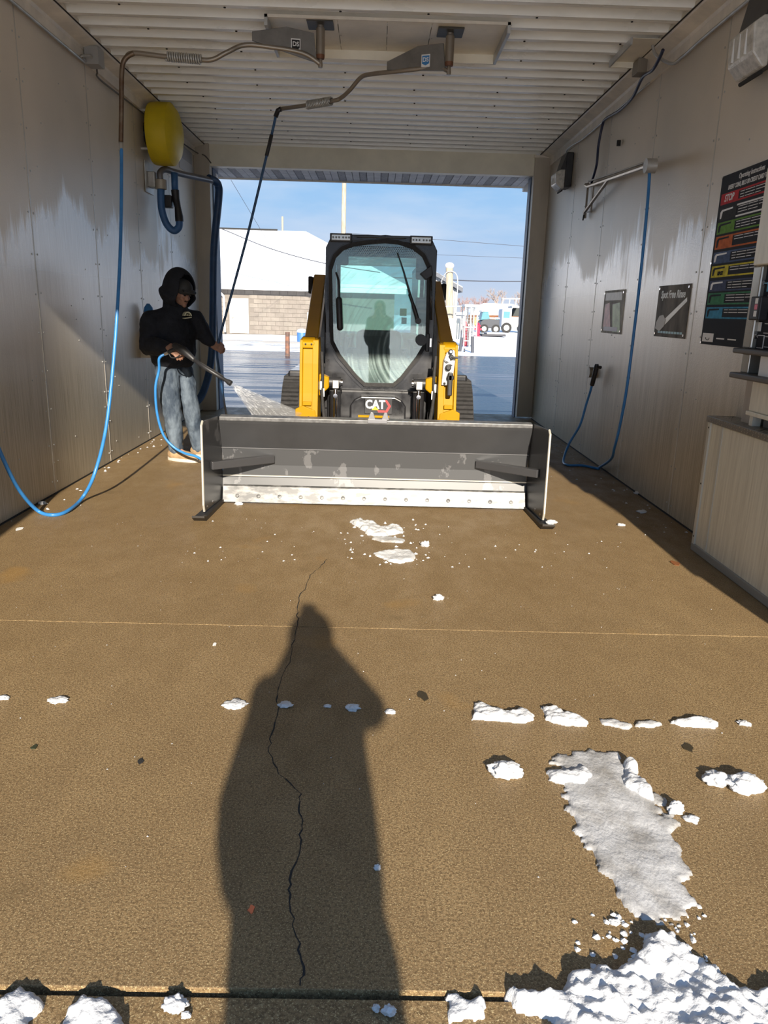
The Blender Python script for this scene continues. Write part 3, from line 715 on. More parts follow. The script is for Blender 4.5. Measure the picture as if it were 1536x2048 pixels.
# bare trees
def tree(px, py_top, Y_, seed, lab, col, spread=.5):
    rr = random.Random(seed)
    top = PY(px, py_top, Y_); H = top.z
    t_ = empty('bare_tree', (top.x, Y_, 0), lab, 'tree', 'bare winter trees')
    tk = MB(); br = MB()
    def grow(p, d, L_, r, lev):
        q = p + d * L_
        (tk if lev == 0 else br).tube([p, p.lerp(q, .5) + Vector((rr.uniform(-.05, .05), 0, 0)) * L_, q], [r, r * .85, r * .65], 5 if lev < 2 else 4, caps=False)
        if lev >= 5: return
        n_ = 3 if lev < 4 else 4
        for i in range(n_):
            a_ = rr.uniform(0, 6.28); s_ = rr.uniform(.25, .8) * spread * 1.5
            nd = (d + Vector((math.cos(a_) * s_, math.sin(a_) * s_, rr.uniform(-.05, .25)))).normalized()
            grow(p.lerp(q, rr.uniform(.55, 1)), nd, L_ * rr.uniform(.6, .82), r * .58, lev + 1)
    grow(Vector((top.x, Y_, -.2)), Vector((0, 0, 1)), H * .30, H * .028, 0)
    tk.build('trunk', col, t_, smooth=True); br.build('branches', col, t_, kind='stuff')
M_BARK = pmat('pale_bark', (.36, .29, .25), .85, 0, var=.25, vscale=3)
M_BARK2 = pmat('reddish_bark', (.34, .22, .19), .85, 0, var=.2, vscale=3)
tree(1002, 553, 124, 3, 'largest bare tree rising behind the brick house', M_BARK, .62)
tree(925, 575, 122, 5, 'reddish bare tree just right of the grey shed', M_BARK2, .6)
tree(958, 578, 130, 8, 'bare tree between the shed tree and the largest tree', M_BARK2, .55)
tree(975, 566, 136, 12, 'thin reddish bare tree left of the largest tree', M_BARK2, .5)
tree(1046, 560, 128, 21, 'bare tree beside the right column of the opening', M_BARK, .6)
# what stands behind the photographer and mirrors in the windscreen
hb = empty('gabled_house', (9, -34, 0), 'dark gabled house across the forecourt, mirrored in the windscreen', 'building')
MB().prism([(4.5, -.2), (13.5, -.2), (13.5, 3.2), (9, 7.2), (4.5, 3.2)], 'y', -34, -42).build('wall', pmat('dark_siding', (.10, .10, .10), .7), hb)
MB().prism([(3.9, 2.7), (9, 7.3), (14.1, 2.7), (14.1, 3.0), (9, 7.65), (3.9, 3.0)], 'y', -33.6, -42.4).build('roof', M_DARK, hb)

# ================================================================== TRACK LOADER
LC = .02
ld = empty('track_loader', (LC, 7.7, 0), 'yellow and black compact track loader with glazed cab', 'loader')
def ring(name, outer, inner, y0, y1, mat, parent, n=72, bevel=0):
    """plate in the xz plane between two outlines that both surround the same centre"""
    cx_ = sum(p[0] for p in inner) / len(inner); cz_ = sum(p[1] for p in inner) / len(inner)
    def hit(poly, ang):
        d = (math.cos(ang), math.sin(ang)); best = 0
        for i in range(len(poly)):
            a, b = poly[i], poly[(i + 1) % len(poly)]
            ax, az = a[0] - cx_, a[1] - cz_; ex, ez_ = b[0] - a[0], b[1] - a[1]
            den = d[0] * ez_ - d[1] * ex
            if abs(den) < 1e-12: continue
            t_ = (ax * ez_ - az * ex) / den; u = (ax * d[1] - az * d[0]) / den
            if -1e-6 <= u <= 1 + 1e-6 and t_ > best: best = t_
        return (cx_ + d[0] * best, cz_ + d[1] * best)
    angs = sorted(set([2 * math.pi * k / n for k in range(n)] + [math.atan2(p[1] - cz_, p[0] - cx_) % (2 * math.pi) for p in outer]))
    n = len(angs)
    O = [hit(outer, a) for a in angs]; I = [hit(inner, a) for a in angs]
    vs = [(p[0], y0, p[1]) for p in O] + [(p[0], y0, p[1]) for p in I] + [(p[0], y1, p[1]) for p in O] + [(p[0], y1, p[1]) for p in I]
    fs = []
    for i in range(n):
        j = (i + 1) % n
        fs += [(i, j, n + j, n + i), (2 * n + i, 3 * n + i, 3 * n + j, 2 * n + j), (i, 2 * n + i, 2 * n + j, j), (n + i, n + j, 3 * n + j, 3 * n + i)]
    return MB().add(vs, fs).build(name, mat, parent, smooth='auto', bevel=bevel)
def shrink(poly, k):
    cx_ = sum(p[0] for p in poly) / len(poly); cz_ = sum(p[1] for p in poly) / len(poly)
    out = []
    for p in poly:
        d = math.hypot(p[0] - cx_, p[1] - cz_); out.append((cx_ + (p[0] - cx_) * (1 - k / d), cz_ + (p[1] - cz_) * (1 - k / d)))
    return out
YC = 6.92
wpx = [(731,484),(770,481),(800,484),(828,494),(848,510),(858,532),(858,604),(855,684),(836,716),(802,758),(787,771),(729,770),(712,754),(678,713),(663,684),(660,604),(660,536),(668,512),(684,496),(705,488)]
WIN = [(PY(a, b, YC).x, PY(a, b, YC).z) for a, b in wpx]
xl, xr_ = PY(651, 560, YC).x, PY(872, 560, YC).x
zt = PY(760, 474, YC).z
OUT = [(xl, .62), (xr_, .62), (xr_, zt - .10), (xr_ - .05, zt - .005), (xl + .05, zt), (xl, zt - .10)]
cabf = ring('cab_front_frame', OUT, WIN, YC, YC + .10, M_BLACK, ld, bevel=.006)
seal = ring('window_seal', shrink(WIN, -.012), shrink(WIN, .022), YC - .022, YC + .004, M_RUBBER, cabf)
ring('door_edge', shrink(WIN, -.045), shrink(WIN, -.022), YC - .014, YC + .002, M_BLACK, cabf)
M_GLASS = glass_mat('teal_windscreen', (.74, .92, .89), .09, haze=.20)
GI = shrink(WIN, .020)
MB().prism(GI, 'y', YC + .005, YC + .011).build('windscreen', M_GLASS, ld)
# dotted shade band at the top of the glass
band = MB()
zt_g = max(p[1] for p in GI)
for r in range(7):
    for c in range(38):
        x = -.30 + c * .0165 + (r % 2) * .008; z = zt_g - .035 - r * .014
        if abs(x - LC) > .34: continue
        rad = .0058 * (1 - r / 9)
        k = len(band.v)
        band.add([(x + rad * math.cos(a_ * math.pi / 3), YC + .004, z + rad * math.sin(a_ * math.pi / 3)) for a_ in range(6)], [(0, 1, 2, 3, 4, 5)])
band.build('dot_band', M_PLASTIC, ld, kind='stuff')
# roof with lamp pods
MB().prism([(xl, zt - .10), (xl + .05, zt), (xr_ - .05, zt - .005), (xr_, zt - .10), (xr_, zt - .16), (xl, zt - .16)], 'y', YC + .10, 8.45).build('cab_roof', M_BLACK, ld, bevel=.012)
MB().box((xl + .14, YC - .035, zt - .012), (xr_ - .14, YC + .3, zt + .012)).build('roof_visor', M_BLACK, ld, bevel=.008)
for (pa, pb) in (((664, 470), (701, 482)), ((823, 475), (861, 488))):
    q0, q1 = PY(*pa, YC), PY(*pb, YC)
    pod = MB().box((q0.x - .015, YC - .05, q1.z - .012), (q1.x + .015, YC, q0.z + .012)).build('work_light', M_PLASTIC, ld, bevel=.006)
    MB().box((q0.x, YC - .058, q1.z), (q1.x, YC - .048, q0.z)).build('lens', pmat('lamp_reflector', (.80, .80, .76), .2, .3), pod, bevel=.003)
    for k in range(6):
        x = q0.x + (q1.x - q0.x) * ((k + .7) / 6.4 + (.04 if k > 2 else -.02)); MB().cyl((x, YC - .062, (q0.z + q1.z) / 2), (x, YC - .056, (q0.z + q1.z) / 2), .009, 8).build('led', pmat('led_dark', (.18, .18, .16), .3), pod)
    s = -1 if q0.x < 0 else 1
    x2 = q1.x if s < 0 else q0.x
    MB().prism([(x2, q0.z), (x2 - s * .11, (q0.z + q1.z) / 2 - .01), (x2, q1.z)], 'y', YC - .04, YC).build('pod_fin', M_BLACK, ld)
# cab shell
for x, s in ((xl, 1), (xr_, -1)):
    for a, b in ((YC + .1, YC + .18), (7.75, 7.85), (8.35, 8.45)):
        MB().box((x, a, .8), (x + s * .05, b, zt - .12)).build('cab_pillar', M_BLACK, ld, bevel=.008)
    MB().box((x, YC + .1, .6), (x + s * .04, 8.45, 1.05)).build('cab_side', M_BLACK, ld)
    MB().box((x + s * .01, YC + .18, 1.05), (x + s * .016, 8.35, zt - .15)).build('side_window', glass_mat('side_glass', (.30, .36, .36), .08), ld)
RWN = [(xl + .06, 1.10), (xr_ - .06, 1.10), (xr_ - .06, zt - .13), (xl + .06, zt - .13)]
ring('cab_rear_frame', [(xl, .6), (xr_, .6), (xr_, zt - .12), (xl, zt - .12)], RWN, 8.38, 8.45, M_BLACK, ld)
MB().prism(RWN, 'y', 8.41, 8.416).build('rear_window', glass_mat('rear_glass', (.80, .95, .93), .04), ld)
MB().box((xl + .1, 7.0, .60), (xr_ - .1, 8.4, .66)).build('cab_floor', M_PLASTIC, ld)
# seat and controls
st = MB().box((LC - .25, 7.65, .66), (LC + .25, 8.15, 1.0)).build('seat', M_RUBBER, ld, bevel=.05)
MB().box((LC - .24, 8.08, 1.0), (LC + .24, 8.24, 1.30)).build('seat_back', M_RUBBER, st, bevel=.06)
for s in (-1, 1):
    j = MB().box((LC + s * .33 - .06, 7.45, .66), (LC + s * .33 + .06, 8.1, 1.06)).build('arm_console', M_PLASTIC, ld, bevel=.02)
    MB().tube([(LC + s * .33, 7.5, 1.06), (LC + s * .32, 7.47, 1.16), (LC + s * .31, 7.46, 1.24)], [.018, .022, .03], 10).build('joystick', M_PLASTIC, j, smooth=True)
# display, sticker and speaker seen through the glass
q = PY(835, 620, 7.05)
MB().box((q.x - .02, 7.05, q.z - .12), (q.x + .13, 7.09, q.z + .11)).build('display', M_PLASTIC, ld, bevel=.012)
q0, q1 = PY(800, 617, 7.0), PY(813, 632, 7.0)
MB().box((q0.x, 7.0, q1.z), (q1.x, 7.004, q0.z)).build('sticker', pmat('lime_sticker', (.72, .80, .20), .5), ld, label='yellow green sticker inside the windscreen')
q0, q1 = PY(803, 635, 7.0), PY(813, 648, 7.0)
MB().box((q0.x, 7.0, q1.z), (q1.x, 7.004, q0.z)).build('sticker', M_WHITE, ld)
# left handle + upper dark trim
h0 = PY(678, 600, YC - .05); h1 = PY(680, 655, YC - .05)
MB().caps([(h0.x, YC - .06, h0.z), (h1.x, YC - .06, h1.z)], [.028, .028]).build('mirror', M_PLASTIC, ld, smooth=True)
MB().tube(smooth_path([PY(672, 545, YC - .02), PY(677, 565, YC - .05), PY(678, 603, YC - .06)], 5), .008, 8).build('mirror_arm', M_PLASTIC, ld, smooth=True)
q0, q1 = PY(671, 497, YC + .12), PY(697, 531, YC + .12)
MB().box((q0.x, YC + .10, q1.z), (q1.x, YC + .16, q0.z)).build('corner_speaker', M_PLASTIC, ld, bevel=.02)
q0, q1 = PY(833, 505, YC + .12), PY(855, 560, YC + .12)
MB().box((q0.x, YC + .10, q1.z), (q1.x, YC + .16, q0.z)).build('corner_trim', M_PLASTIC, ld, bevel=.02)
# wiper
wp = MB().tube(smooth_path([PY(836, 642, YC - .035), PY(828, 615, YC - .05), PY(819, 588, YC - .05)], 4), [.018] * 5 + [.014] * 4, 8).build('wiper', M_PLASTIC, ld, smooth=True)
MB().tube([PY(820, 590, YC - .05), PY(808, 545, YC - .045), PY(795, 505, YC - .04)], [.009, .008, .005], 6).build('wiper_blade', M_PLASTIC, wp)
MB().tube([PY(825, 600, YC - .03), PY(810, 550, YC - .03), PY(800, 520, YC - .03)], .005, 6).build('wiper_rubber', M_RUBBER, wp)
q = PY(836, 642, YC); MB().cyl((q.x, YC - .06, q.z), (q.x, YC, q.z), .026, 14).build('wiper_pivot', M_PLASTIC, wp)
# right hand bracket and latch
q = PY(845, 548, YC)
MB().prism([(q.x - .025, q.z), (q.x + .075, q.z + .075), (q.x + .09, q.z - .01), (q.x + .03, q.z - .05)], 'y', YC - .05, YC - .02).build('hinge_bracket', M_PLASTIC, ld, bevel=.006)
MB().tube([PY(862, 540, YC - .03), PY(862, 640, YC - .03)], .011, 8).build('grab_rail', M_BLACK, ld, smooth=True)
q = PY(842, 680, YC)
MB().lathe([(.03, 0), (.05, .0), (.05, .02), (.03, .02)], frame((q.x, YC - .03, q.z), (1, 0, 0), (0, 0, 1)), 16).build('latch_ring', M_PLASTIC, ld)
MB().box((q.x + .04, YC - .05, q.z - .1), (q.x + .075, YC, q.z + .06)).build('door_latch', M_PLASTIC, ld, bevel=.008)
MB().box((q.x + .075, YC - .045, q.z - .06), (q.x + .095, YC - .02, q.z + .02)).build('latch_plate', M_CHROME, ld, bevel=.003)
for a in (652.5, 657):
    MB().tube([PY(a, 555, YC - .012), PY(a + .5, 665, YC - .012)], .007, 6).build('side_rib', M_BLACK, ld)
# belly
MB().box((LC - .50, YC + .02, .22), (LC + .50, 8.95, .98)).build('chassis', M_BLACK, ld, bevel=.02)
q0, q1 = PY(690, 775, 6.8), PY(808, 838, 6.8)
belly = [(q0.x, .42), (q1.x, .42), (q1.x, .60)]
bx0, bx1 = PY(700, 810, 6.78).x, PY(812, 810, 6.78).x
ztop = PY(755, 793, 6.78).z
pl = [(bx0, .40), (bx1, .40), (bx1, ztop - .09), (bx1 - .04, ztop - .03), (bx1 - .10, ztop), (bx0 + .10, ztop), (bx0 + .04, ztop - .03), (bx0, ztop - .09)]
MB().prism(pl, 'y', 6.78, 7.0).build('front_panel', M_BLACK, ld, bevel=.016, bsegs=3)
MB().box((LC - .46, 6.86, .42), (LC + .46, 7.0, .80)).build('front_crossmember', M_BLACK, ld, bevel=.02)
# badge: white letters, red bracket, yellow triangle
yb = 6.772
q = PY(757, 813, yb)
MB().box((q.x - .125, yb - .002, q.z - .068), (q.x + .125, yb + .01, q.z + .075)).build('badge_plate', M_PLASTIC, ld, bevel=.004)
text('CAT', .105, frame((q.x - .030, yb - .004, q.z + .015), (1, 0, 0), (0, 0, 1)), pmat('badge_white', (.86, .86, .84), .4), ld, 'badge_lettering', squash=.86, bold=.0035)
M_BRED = pmat('badge_red', (.75, .05, .05), .4)
MB().prism([(q.x + .055, q.z + .058), (q.x + .075, q.z + .058), (q.x + .112, q.z + .005), (q.x + .078, q.z - .052), (q.x + .056, q.z - .052), (q.x + .088, q.z + .005)], 'y', yb - .005, yb).build('badge_bracket', M_BRED, ld)
MB().prism([(q.x - .01, q.z - .034), (q.x + .056, q.z - .034), (q.x + .066, q.z - .052), (q.x + .0, q.z - .052)], 'y', yb - .005, yb).build('badge_bracket', M_BRED, ld)
MB().prism([(q.x - .062, q.z - .032), (q.x - .030, q.z + .0), (q.x + .002, q.z - .032)], 'y', yb - .007, yb - .003).build('badge_triangle', pmat('badge_yellow', (.85, .60, .03), .4), ld)
# arms on both sides
for s in (-1, 1):
    def mx_(x): return LC + s * (x - LC) if False else x
    if s < 0: xo, xi = PY(600, 740, 6.5).x, PY(637, 740, 6.5).x
    else: xo, xi = PY(914, 745, 6.5).x, PY(877, 745, 6.5).x
    d = 1 if s < 0 else -1                   # direction towards the machine centre
    ztop = PY(620, 680, 6.5).z if s < 0 else PY(895, 690, 6.5).z
    W_ = abs(xi - xo)
    # lift arm drop: tall yellow box, slightly bent in side view, with a flared foot
    side = [(6.46, .40), (6.44, .62), (6.47, .80), (6.50, 1.05), (6.54, ztop), (6.72, ztop + .02), (6.80, 1.05), (6.78, .62), (6.70, .40)]
    arm = MB().prism(side, 'x', xo + d * .022, xi - d * .045).build('arm_drop', M_YELLOW, ld, bevel=.008)
    sp = [(p[0] - .03 if p[0] < 6.6 else p[0] + .02, p[1]) for p in side]
    MB().prism(sp, 'x', xo, xo + d * .024).build('outer_flange', M_YELLOW, arm, bevel=.004)
    MB().prism(sp, 'x', xi - d * .05, xi - d * .0).build('inner_flange', M_YELLOW, arm, bevel=.004)
    foot = [(xo - d * .032, .60), (xo - d * .032, .67), (xo + d * .03, .70), (xi - d * .02, .66), (xi + d * .025, .36), (xo + d * .02, .36)]
    MB().prism(foot, 'y', 6.405, 6.44).build('foot_plate', M_YELLOW, arm, bevel=.006)
    for z in (.60, .53):
        MB().cyl((xo + d * W_ * .52, 6.398, z), (xo + d * W_ * .52, 6.41, z), .013, 12).build('bolt_hole', M_DARK, arm)
    MB().box((xo + d * .03, 6.425, .70), (xi - d * .055, 6.445, .735)).build('step_ledge', M_YELLOW, arm, bevel=.004)
    cap = MB().prism([(6.50, ztop - .07), (6.50, ztop - .02), (6.56, ztop + .022), (6.74, ztop + .03), (6.74, ztop - .07)], 'x', xo + d * .012, xi - d * .03).build('top_cap', M_YELLOW, arm, bevel=.012)
    if s < 0:
        for k in (.3, .62): MB().cyl((xo + d * W_ * k, 6.495, ztop - .035), (xo + d * W_ * k, 6.502, ztop - .035), .008, 8).build('cap_bolt', M_DARK, arm)
    # sloping rear section of the arm
    if s < 0: t0, t1 = PY(628, 548, 8.2), PY(652, 548, 8.2)
    else: t0, t1 = PY(882, 562, 8.2), PY(862, 562, 8.2)
    zz = ztop
    A_ = [(xo + d * .03, 6.58, zz - .14), (xi - d * .01, 6.58, zz - .14), (xi - d * .01, 6.56, zz), (xo + d * .03, 6.56, zz)]
    B_ = [(t0.x, 8.25, t0.z - .16), (t1.x, 8.25, t0.z - .16), (t1.x, 8.2, t0.z), (t0.x, 8.2, t0.z)]
    MB().add(A_ + B_, [(0, 1, 2, 3), (4, 5, 6, 7), (0, 1, 5, 4), (1, 2, 6, 5), (2, 3, 7, 6), (3, 0, 4, 7)]).build('lift_arm', M_YELLOW_SHADED, ld, bevel=.012)
    MB().box((t0.x - d * .02, 8.2, .9), (t1.x + d * .02, 8.9, t0.z - .02)).build('rear_tower', M_BLACK, ld, bevel=.03)
    MB().box((t0.x - d * .045, 8.02, t0.z - .20), (t0.x + d * .0, 8.18, t0.z - .03)).build('hose_clamp', M_RUBBER, ld, bevel=.012)
    # tilt cylinder: yellow horn, pin and chrome rod
    q = PY(671 if s < 0 else 838, 765 if s < 0 else 768, 6.62)
    MB().add([(xi - d * .0, 6.58, q.z + .075), (xi, 6.58, q.z - .12), (xi, 6.74, q.z - .12), (xi, 6.74, q.z + .075),
              (q.x - d * .055, 6.60, q.z + .045), (q.x - d * .055, 6.60, q.z - .045), (q.x - d * .055, 6.70, q.z - .045), (q.x - d * .055, 6.70, q.z + .045)],
             [(0, 1, 2, 3), (4, 5, 6, 7), (0, 1, 5, 4), (1, 2, 6, 5), (2, 3, 7, 6), (3, 0, 4, 7)]).build('cylinder_horn', M_YELLOW, ld, bevel=.012)
    cyl_ = MB().cyl((q.x - d * .055, 6.65, q.z), (q.x + d * .045, 6.65, q.z), .045, 18).build('pivot_pin', M_PLASTIC, ld, smooth='auto')
    MB().cyl((q.x + d * .045, 6.65, q.z), (q.x + d * .062, 6.65, q.z), .032, 16).build('pin_cap', M_CHROME, cyl_, smooth='auto')
    MB().box((q.x - .025, 6.595, q.z - .05), (q.x + .03, 6.64, q.z + .02)).build('rod_eye', M_GALV, cyl_, bevel=.006)
    MB().cyl((q.x, 6.63, q.z - .06), (q.x, 6.63, .3), .017, 14).build('chrome_rod', M_CHROME, cyl_, smooth='auto')
    MB().cyl((q.x, 6.605, q.z - .115), (q.x, 6.65, q.z - .115), .019, 12).build('grease_ring', M_CHROME, cyl_)
    MB().cyl((q.x - d * .005, 6.70, q.z - .08), (q.x - d * .005, 6.70, .3), .05, 14).build('cylinder_tube', M_BLACK, cyl_, smooth='auto')
    MB().tube(smooth_path([(xi + d * .02, 6.6, ztop - .1), (xi + d * .03, 6.58, .95), (xi + d * .03, 6.56, .75), (xi + d * .06, 6.56, .45)], 5), .014, 8).build('hydraulic_hose', M_RUBBER, ld, smooth=True)
    MB().tube(smooth_path([(xi + d * .04, 6.62, ztop - .2), (xi + d * .015, 6.58, .85), (xi + d * .045, 6.56, .65), (xi + d * .08, 6.58, .40)], 5), .011, 8).build('hydraulic_hose', M_RUBBER, ld, smooth=True)
    for k, z in enumerate((.86, .80)):
        MB().box((xi + d * (.008 + .022 * k), 6.555, z - .035), (xi + d * (.026 + .022 * k), 6.575, z + .035)).build('hose_tag', M_WHITE, ld)
    # rubber track
    xa = PY(563, 830, 7.0).x if s < 0 else PY(944, 838, 7.0).x
    xb_ = xa + d * .34
    loop = []
    cen = [((6.98, .30), .30), ((8.95, .30), .30), ((8.75, .62), .26), ((7.22, .72), .14)]
    P2 = []
    path = [(6.72, .22), (6.86, .04), (7.1, 0.0), (8.8, 0.0), (9.08, .05), (9.22, .22), (9.2, .42), (9.0, .70), (8.7, .84), (7.35, .86), (7.16, .84), (7.0, .72), (6.78, .42)]
    path3 = [(p[0], p[1]) for p in path]
    n_ = len(path3)
    sm = []
    for i in range(n_):
        p0, p1, p2, p3 = [Vector((*path3[(i + k) % n_], 0)) for k in (-1, 0, 1, 2)]
        for k in range(5):
            t_ = k / 5; sm.append(.5 * ((2 * p1) + (p2 - p0) * t_ + (2 * p0 - 5 * p1 + 4 * p2 - p3) * t_ * t_ + (3 * p1 - p0 - 3 * p2 + p3) * t_ ** 3))
    for p in sm: p.y = max(p.y, .018)
    mb = MB(); n_ = len(sm); c_ = Vector((8.0, .42, 0))
    inn = [c_ + (p - c_) * .93 for p in sm]
    vs = []
    for x in (xa, xb_):
        vs += [(x, p.x, p.y) for p in sm] + [(x, p.x, p.y) for p in inn]
    fs = []
    for i in range(n_):
        j = (i + 1) % n_
        fs += [(i, j, 2 * n_ + j, 2 * n_ + i), (n_ + i, 3 * n_ + i, 3 * n_ + j, n_ + j), (i, n_ + i, n_ + j, j), (2 * n_ + i, 2 * n_ + j, 3 * n_ + j, 3 * n_ + i)]
    mb.add(vs, fs)
    tr = mb.build('rubber_track', M_RUBBER, ld)
    # tread bars
    mb = MB(); L_ = 0
    acc = 0; last = sm[0]
    dist = [0]
    for i in range(1, n_ + 1): dist.append(dist[-1] + (sm[i % n_] - sm[i - 1]).length)
    tot = dist[-1]; pos = 0
    while pos < tot:
        i = max(k for k in range(n_) if dist[k] <= pos)
        t_ = (pos - dist[i]) / max(1e-6, dist[i + 1] - dist[i]); p = sm[i].lerp(sm[(i + 1) % n_], t_); tg = (sm[(i + 1) % n_] - sm[i]).normalized(); nn = Vector((tg.y, -tg.x, 0))
        if (p - c_).dot(nn) < 0: nn = -nn
        q4 = [p - tg * .016, p + tg * .016, p + tg * .010 + nn * .02, p - tg * .010 + nn * .02]
        for q_ in q4: q_.y = max(q_.y, .0)
        for xa_, xb2 in ((xa + d * .005, xa + d * .16), (xa + d * .18, xb_ - d * .005)):
            mb.add([(xa_, q_.x, q_.y) for q_ in q4] + [(xb2, q_.x, q_.y) for q_ in q4], [(0, 1, 2, 3), (7, 6, 5, 4), (0, 4, 5, 1), (1, 5, 6, 2), (2, 6, 7, 3), (3, 7, 4, 0)])
        pos += .047
    mb.build('tread_bars', M_RUBBER, tr, kind='stuff')
    MB().box((min(xa, xb_) + .06, 7.0, .12), (max(xa, xb_) - .06, 9.0, .66)).build('track_frame', M_BLACK, ld, bevel=.03)
    for yw in (7.02, 7.5, 7.95, 8.4, 8.9):
        MB().cyl((xa + d * .03, yw, .26), (xb_ - d * .03, yw, .26), .2 if yw in (7.02, 8.9) else .13, 18).build('track_roller', M_BLACK, ld)
    MB().box((min(xa, xb_) + .04, 7.2, .86), (max(xa, xb_) - .04, 8.9, .93)).build('fender', M_BLACK, ld, bevel=.02)
# hydraulic coupler block on the right arm
q0, q1 = PY(886, 698, 6.44), PY(908, 771, 6.44)
xm = (q0.x + q1.x) / 2
cb = MB().prism([(q0.x, q1.z), (q1.x - .025, q1.z), (q1.x - .015, q1.z + .05), (q1.x, q0.z - .08), (q1.x - .01, q0.z - .01), (q1.x - .04, q0.z), (q1.x - .075, q0.z - .03), (q0.x + .01, q0.z - .09)], 'y', 6.425, 6.475).build('coupler_block', pmat('cast_grey', (.58, .57, .54), .45, .3), ld, bevel=.006)
for (a, b), r, mt in (((901, 703), .020, M_CHROME), ((894, 719), .022, M_WHITE), ((902, 726), .018, M_WHITE), ((902, 714), .022, M_PLASTIC), ((896, 735), .026, M_PLASTIC), ((900, 755), .032, M_PLASTIC)):
    q = PY(a, b, 6.42); MB().lathe([(0, 0), (r, 0), (r, .03), (r * .6, .035), (r * .6, .05), (0, .05)], frame((q.x, 6.425, q.z), (1, 0, 0), (0, 0, 1)), 14).build('coupler', mt, cb, smooth='auto')
q = PY(902, 714, 6.4); MB().tube([(q.x, 6.38, q.z), (q.x + .055, 6.38, q.z - .004)], .009, 8).build('coupler_lever', M_PLASTIC, cb)
MB().box((PY(896, 742, 6.4).x, 6.375, PY(0, 768, 6.4).z + .0), (PY(906, 742, 6.4).x, 6.42, PY(900, 745, 6.4).z)).build('coupler_cap', M_PLASTIC, cb, bevel=.01)
for a in (889, 899):
    q = PY(a, 767, 6.42); MB().cyl((q.x, 6.418, q.z), (q.x, 6.43, q.z), .011, 10).build('bolt_hole', M_DARK, cb)
# engine hood behind
MB().box((LC - .48, 8.45, .4), (LC + .48, 9.35, 1.25)).build('engine_hood', M_YELLOW, ld, bevel=.05)
MB().box((LC - .42, 6.485, .25), (LC + .42, 6.78, .55)).build('quick_coupler', M_BLACK, ld, bevel=.02)

# ================================================================== SNOW PUSHER
sp = empty('snow_pusher', (.02, 5.75, 0), 'wide dark grey snow pusher blade on the front of the loader', 'snow pusher')
bl_x0, bl_x1 = -1.19, 1.215
PR = [(5.735, .655), (5.74, .635), (5.80, .435), (5.815, .30), (5.81, .20), (5.79, .12)]
th = .014
M_BLADE_UP_SHADE = pmat('gunmetal_upper_shaded', (0.0338, 0.0345, 0.0368), .42, .05, var=.12, vscale=3)  # same paint toned darker: shade of the forward-leaning plate put into the colour
M_BLADE_MID = pmat('gunmetal_scraped', (0.0525, 0.0540, 0.0570), .40, .05, col2=(0.1162, 0.1162, 0.1200), vscale=5.0, stretch=(1.2, 1, .8), lo=.575, hi=.595)
def plate(name, PR, mat):
    n_ = len(PR); vs = [(bl_x0, p[0], p[1]) for p in PR] + [(bl_x1, p[0], p[1]) for p in PR] + [(bl_x0, p[0] + th, p[1]) for p in PR] + [(bl_x1, p[0] + th, p[1]) for p in PR]
    fs = []
    for i in range(n_ - 1):
        fs += [(i, i + 1, n_ + i + 1, n_ + i), (2 * n_ + i, 3 * n_ + i, 3 * n_ + i + 1, 2 * n_ + i + 1), (i, 2 * n_ + i, 2 * n_ + i + 1, i + 1), (n_ + i, n_ + i + 1, 3 * n_ + i + 1, 3 * n_ + i)]
    fs += [(0, n_, 3 * n_, 2 * n_), (n_ - 1, 3 * n_ - 1, 4 * n_ - 1, 2 * n_ - 1)]
    MB().add(vs, fs).build(name, mat, sp)
plate('upper_moldboard', PR[:3], M_BLADE_UP_SHADE)
plate('lower_moldboard', PR[2:], M_BLADE_MID)
MB().tube([(bl_x0, 5.808, .213), (bl_x1, 5.808, .213)], .006, 6).build('weld_seam', M_WELD, sp)
MB().tube([(bl_x0, 5.796, .435), (bl_x1, 5.796, .435)], .004, 6).build('bend_line', pmat('scuffed_paint', (.13, .13, .135), .4, .2), sp)
MB().prism([(5.730, .655), (5.728, .685), (5.80, .695), (5.80, .66)], 'x', bl_x0, bl_x1).build('top_flange', pmat('scuffed_steel', (.13, .13, .13), .4, .2, var=.3, vscale=25), sp, bevel=.004)
ed = MB().prism([(5.735, .012), (5.752, .012), (5.815, .13), (5.80, .145), (5.778, .135)], 'x', bl_x0 + .005, bl_x1 - .005).build('cutting_edge', M_EDGE, sp, bevel=.003)
for k in range(14):
    x = bl_x0 + .12 + k * (bl_x1 - bl_x0 - .24) / 13
    MB().lathe([(0, 0), (.016, 0), (.014, .005), (0, .006)], frame((x, 5.752, .062), (1, 0, 0), (0, .47, .88)), 10).build('bolt', M_EDGE, ed)
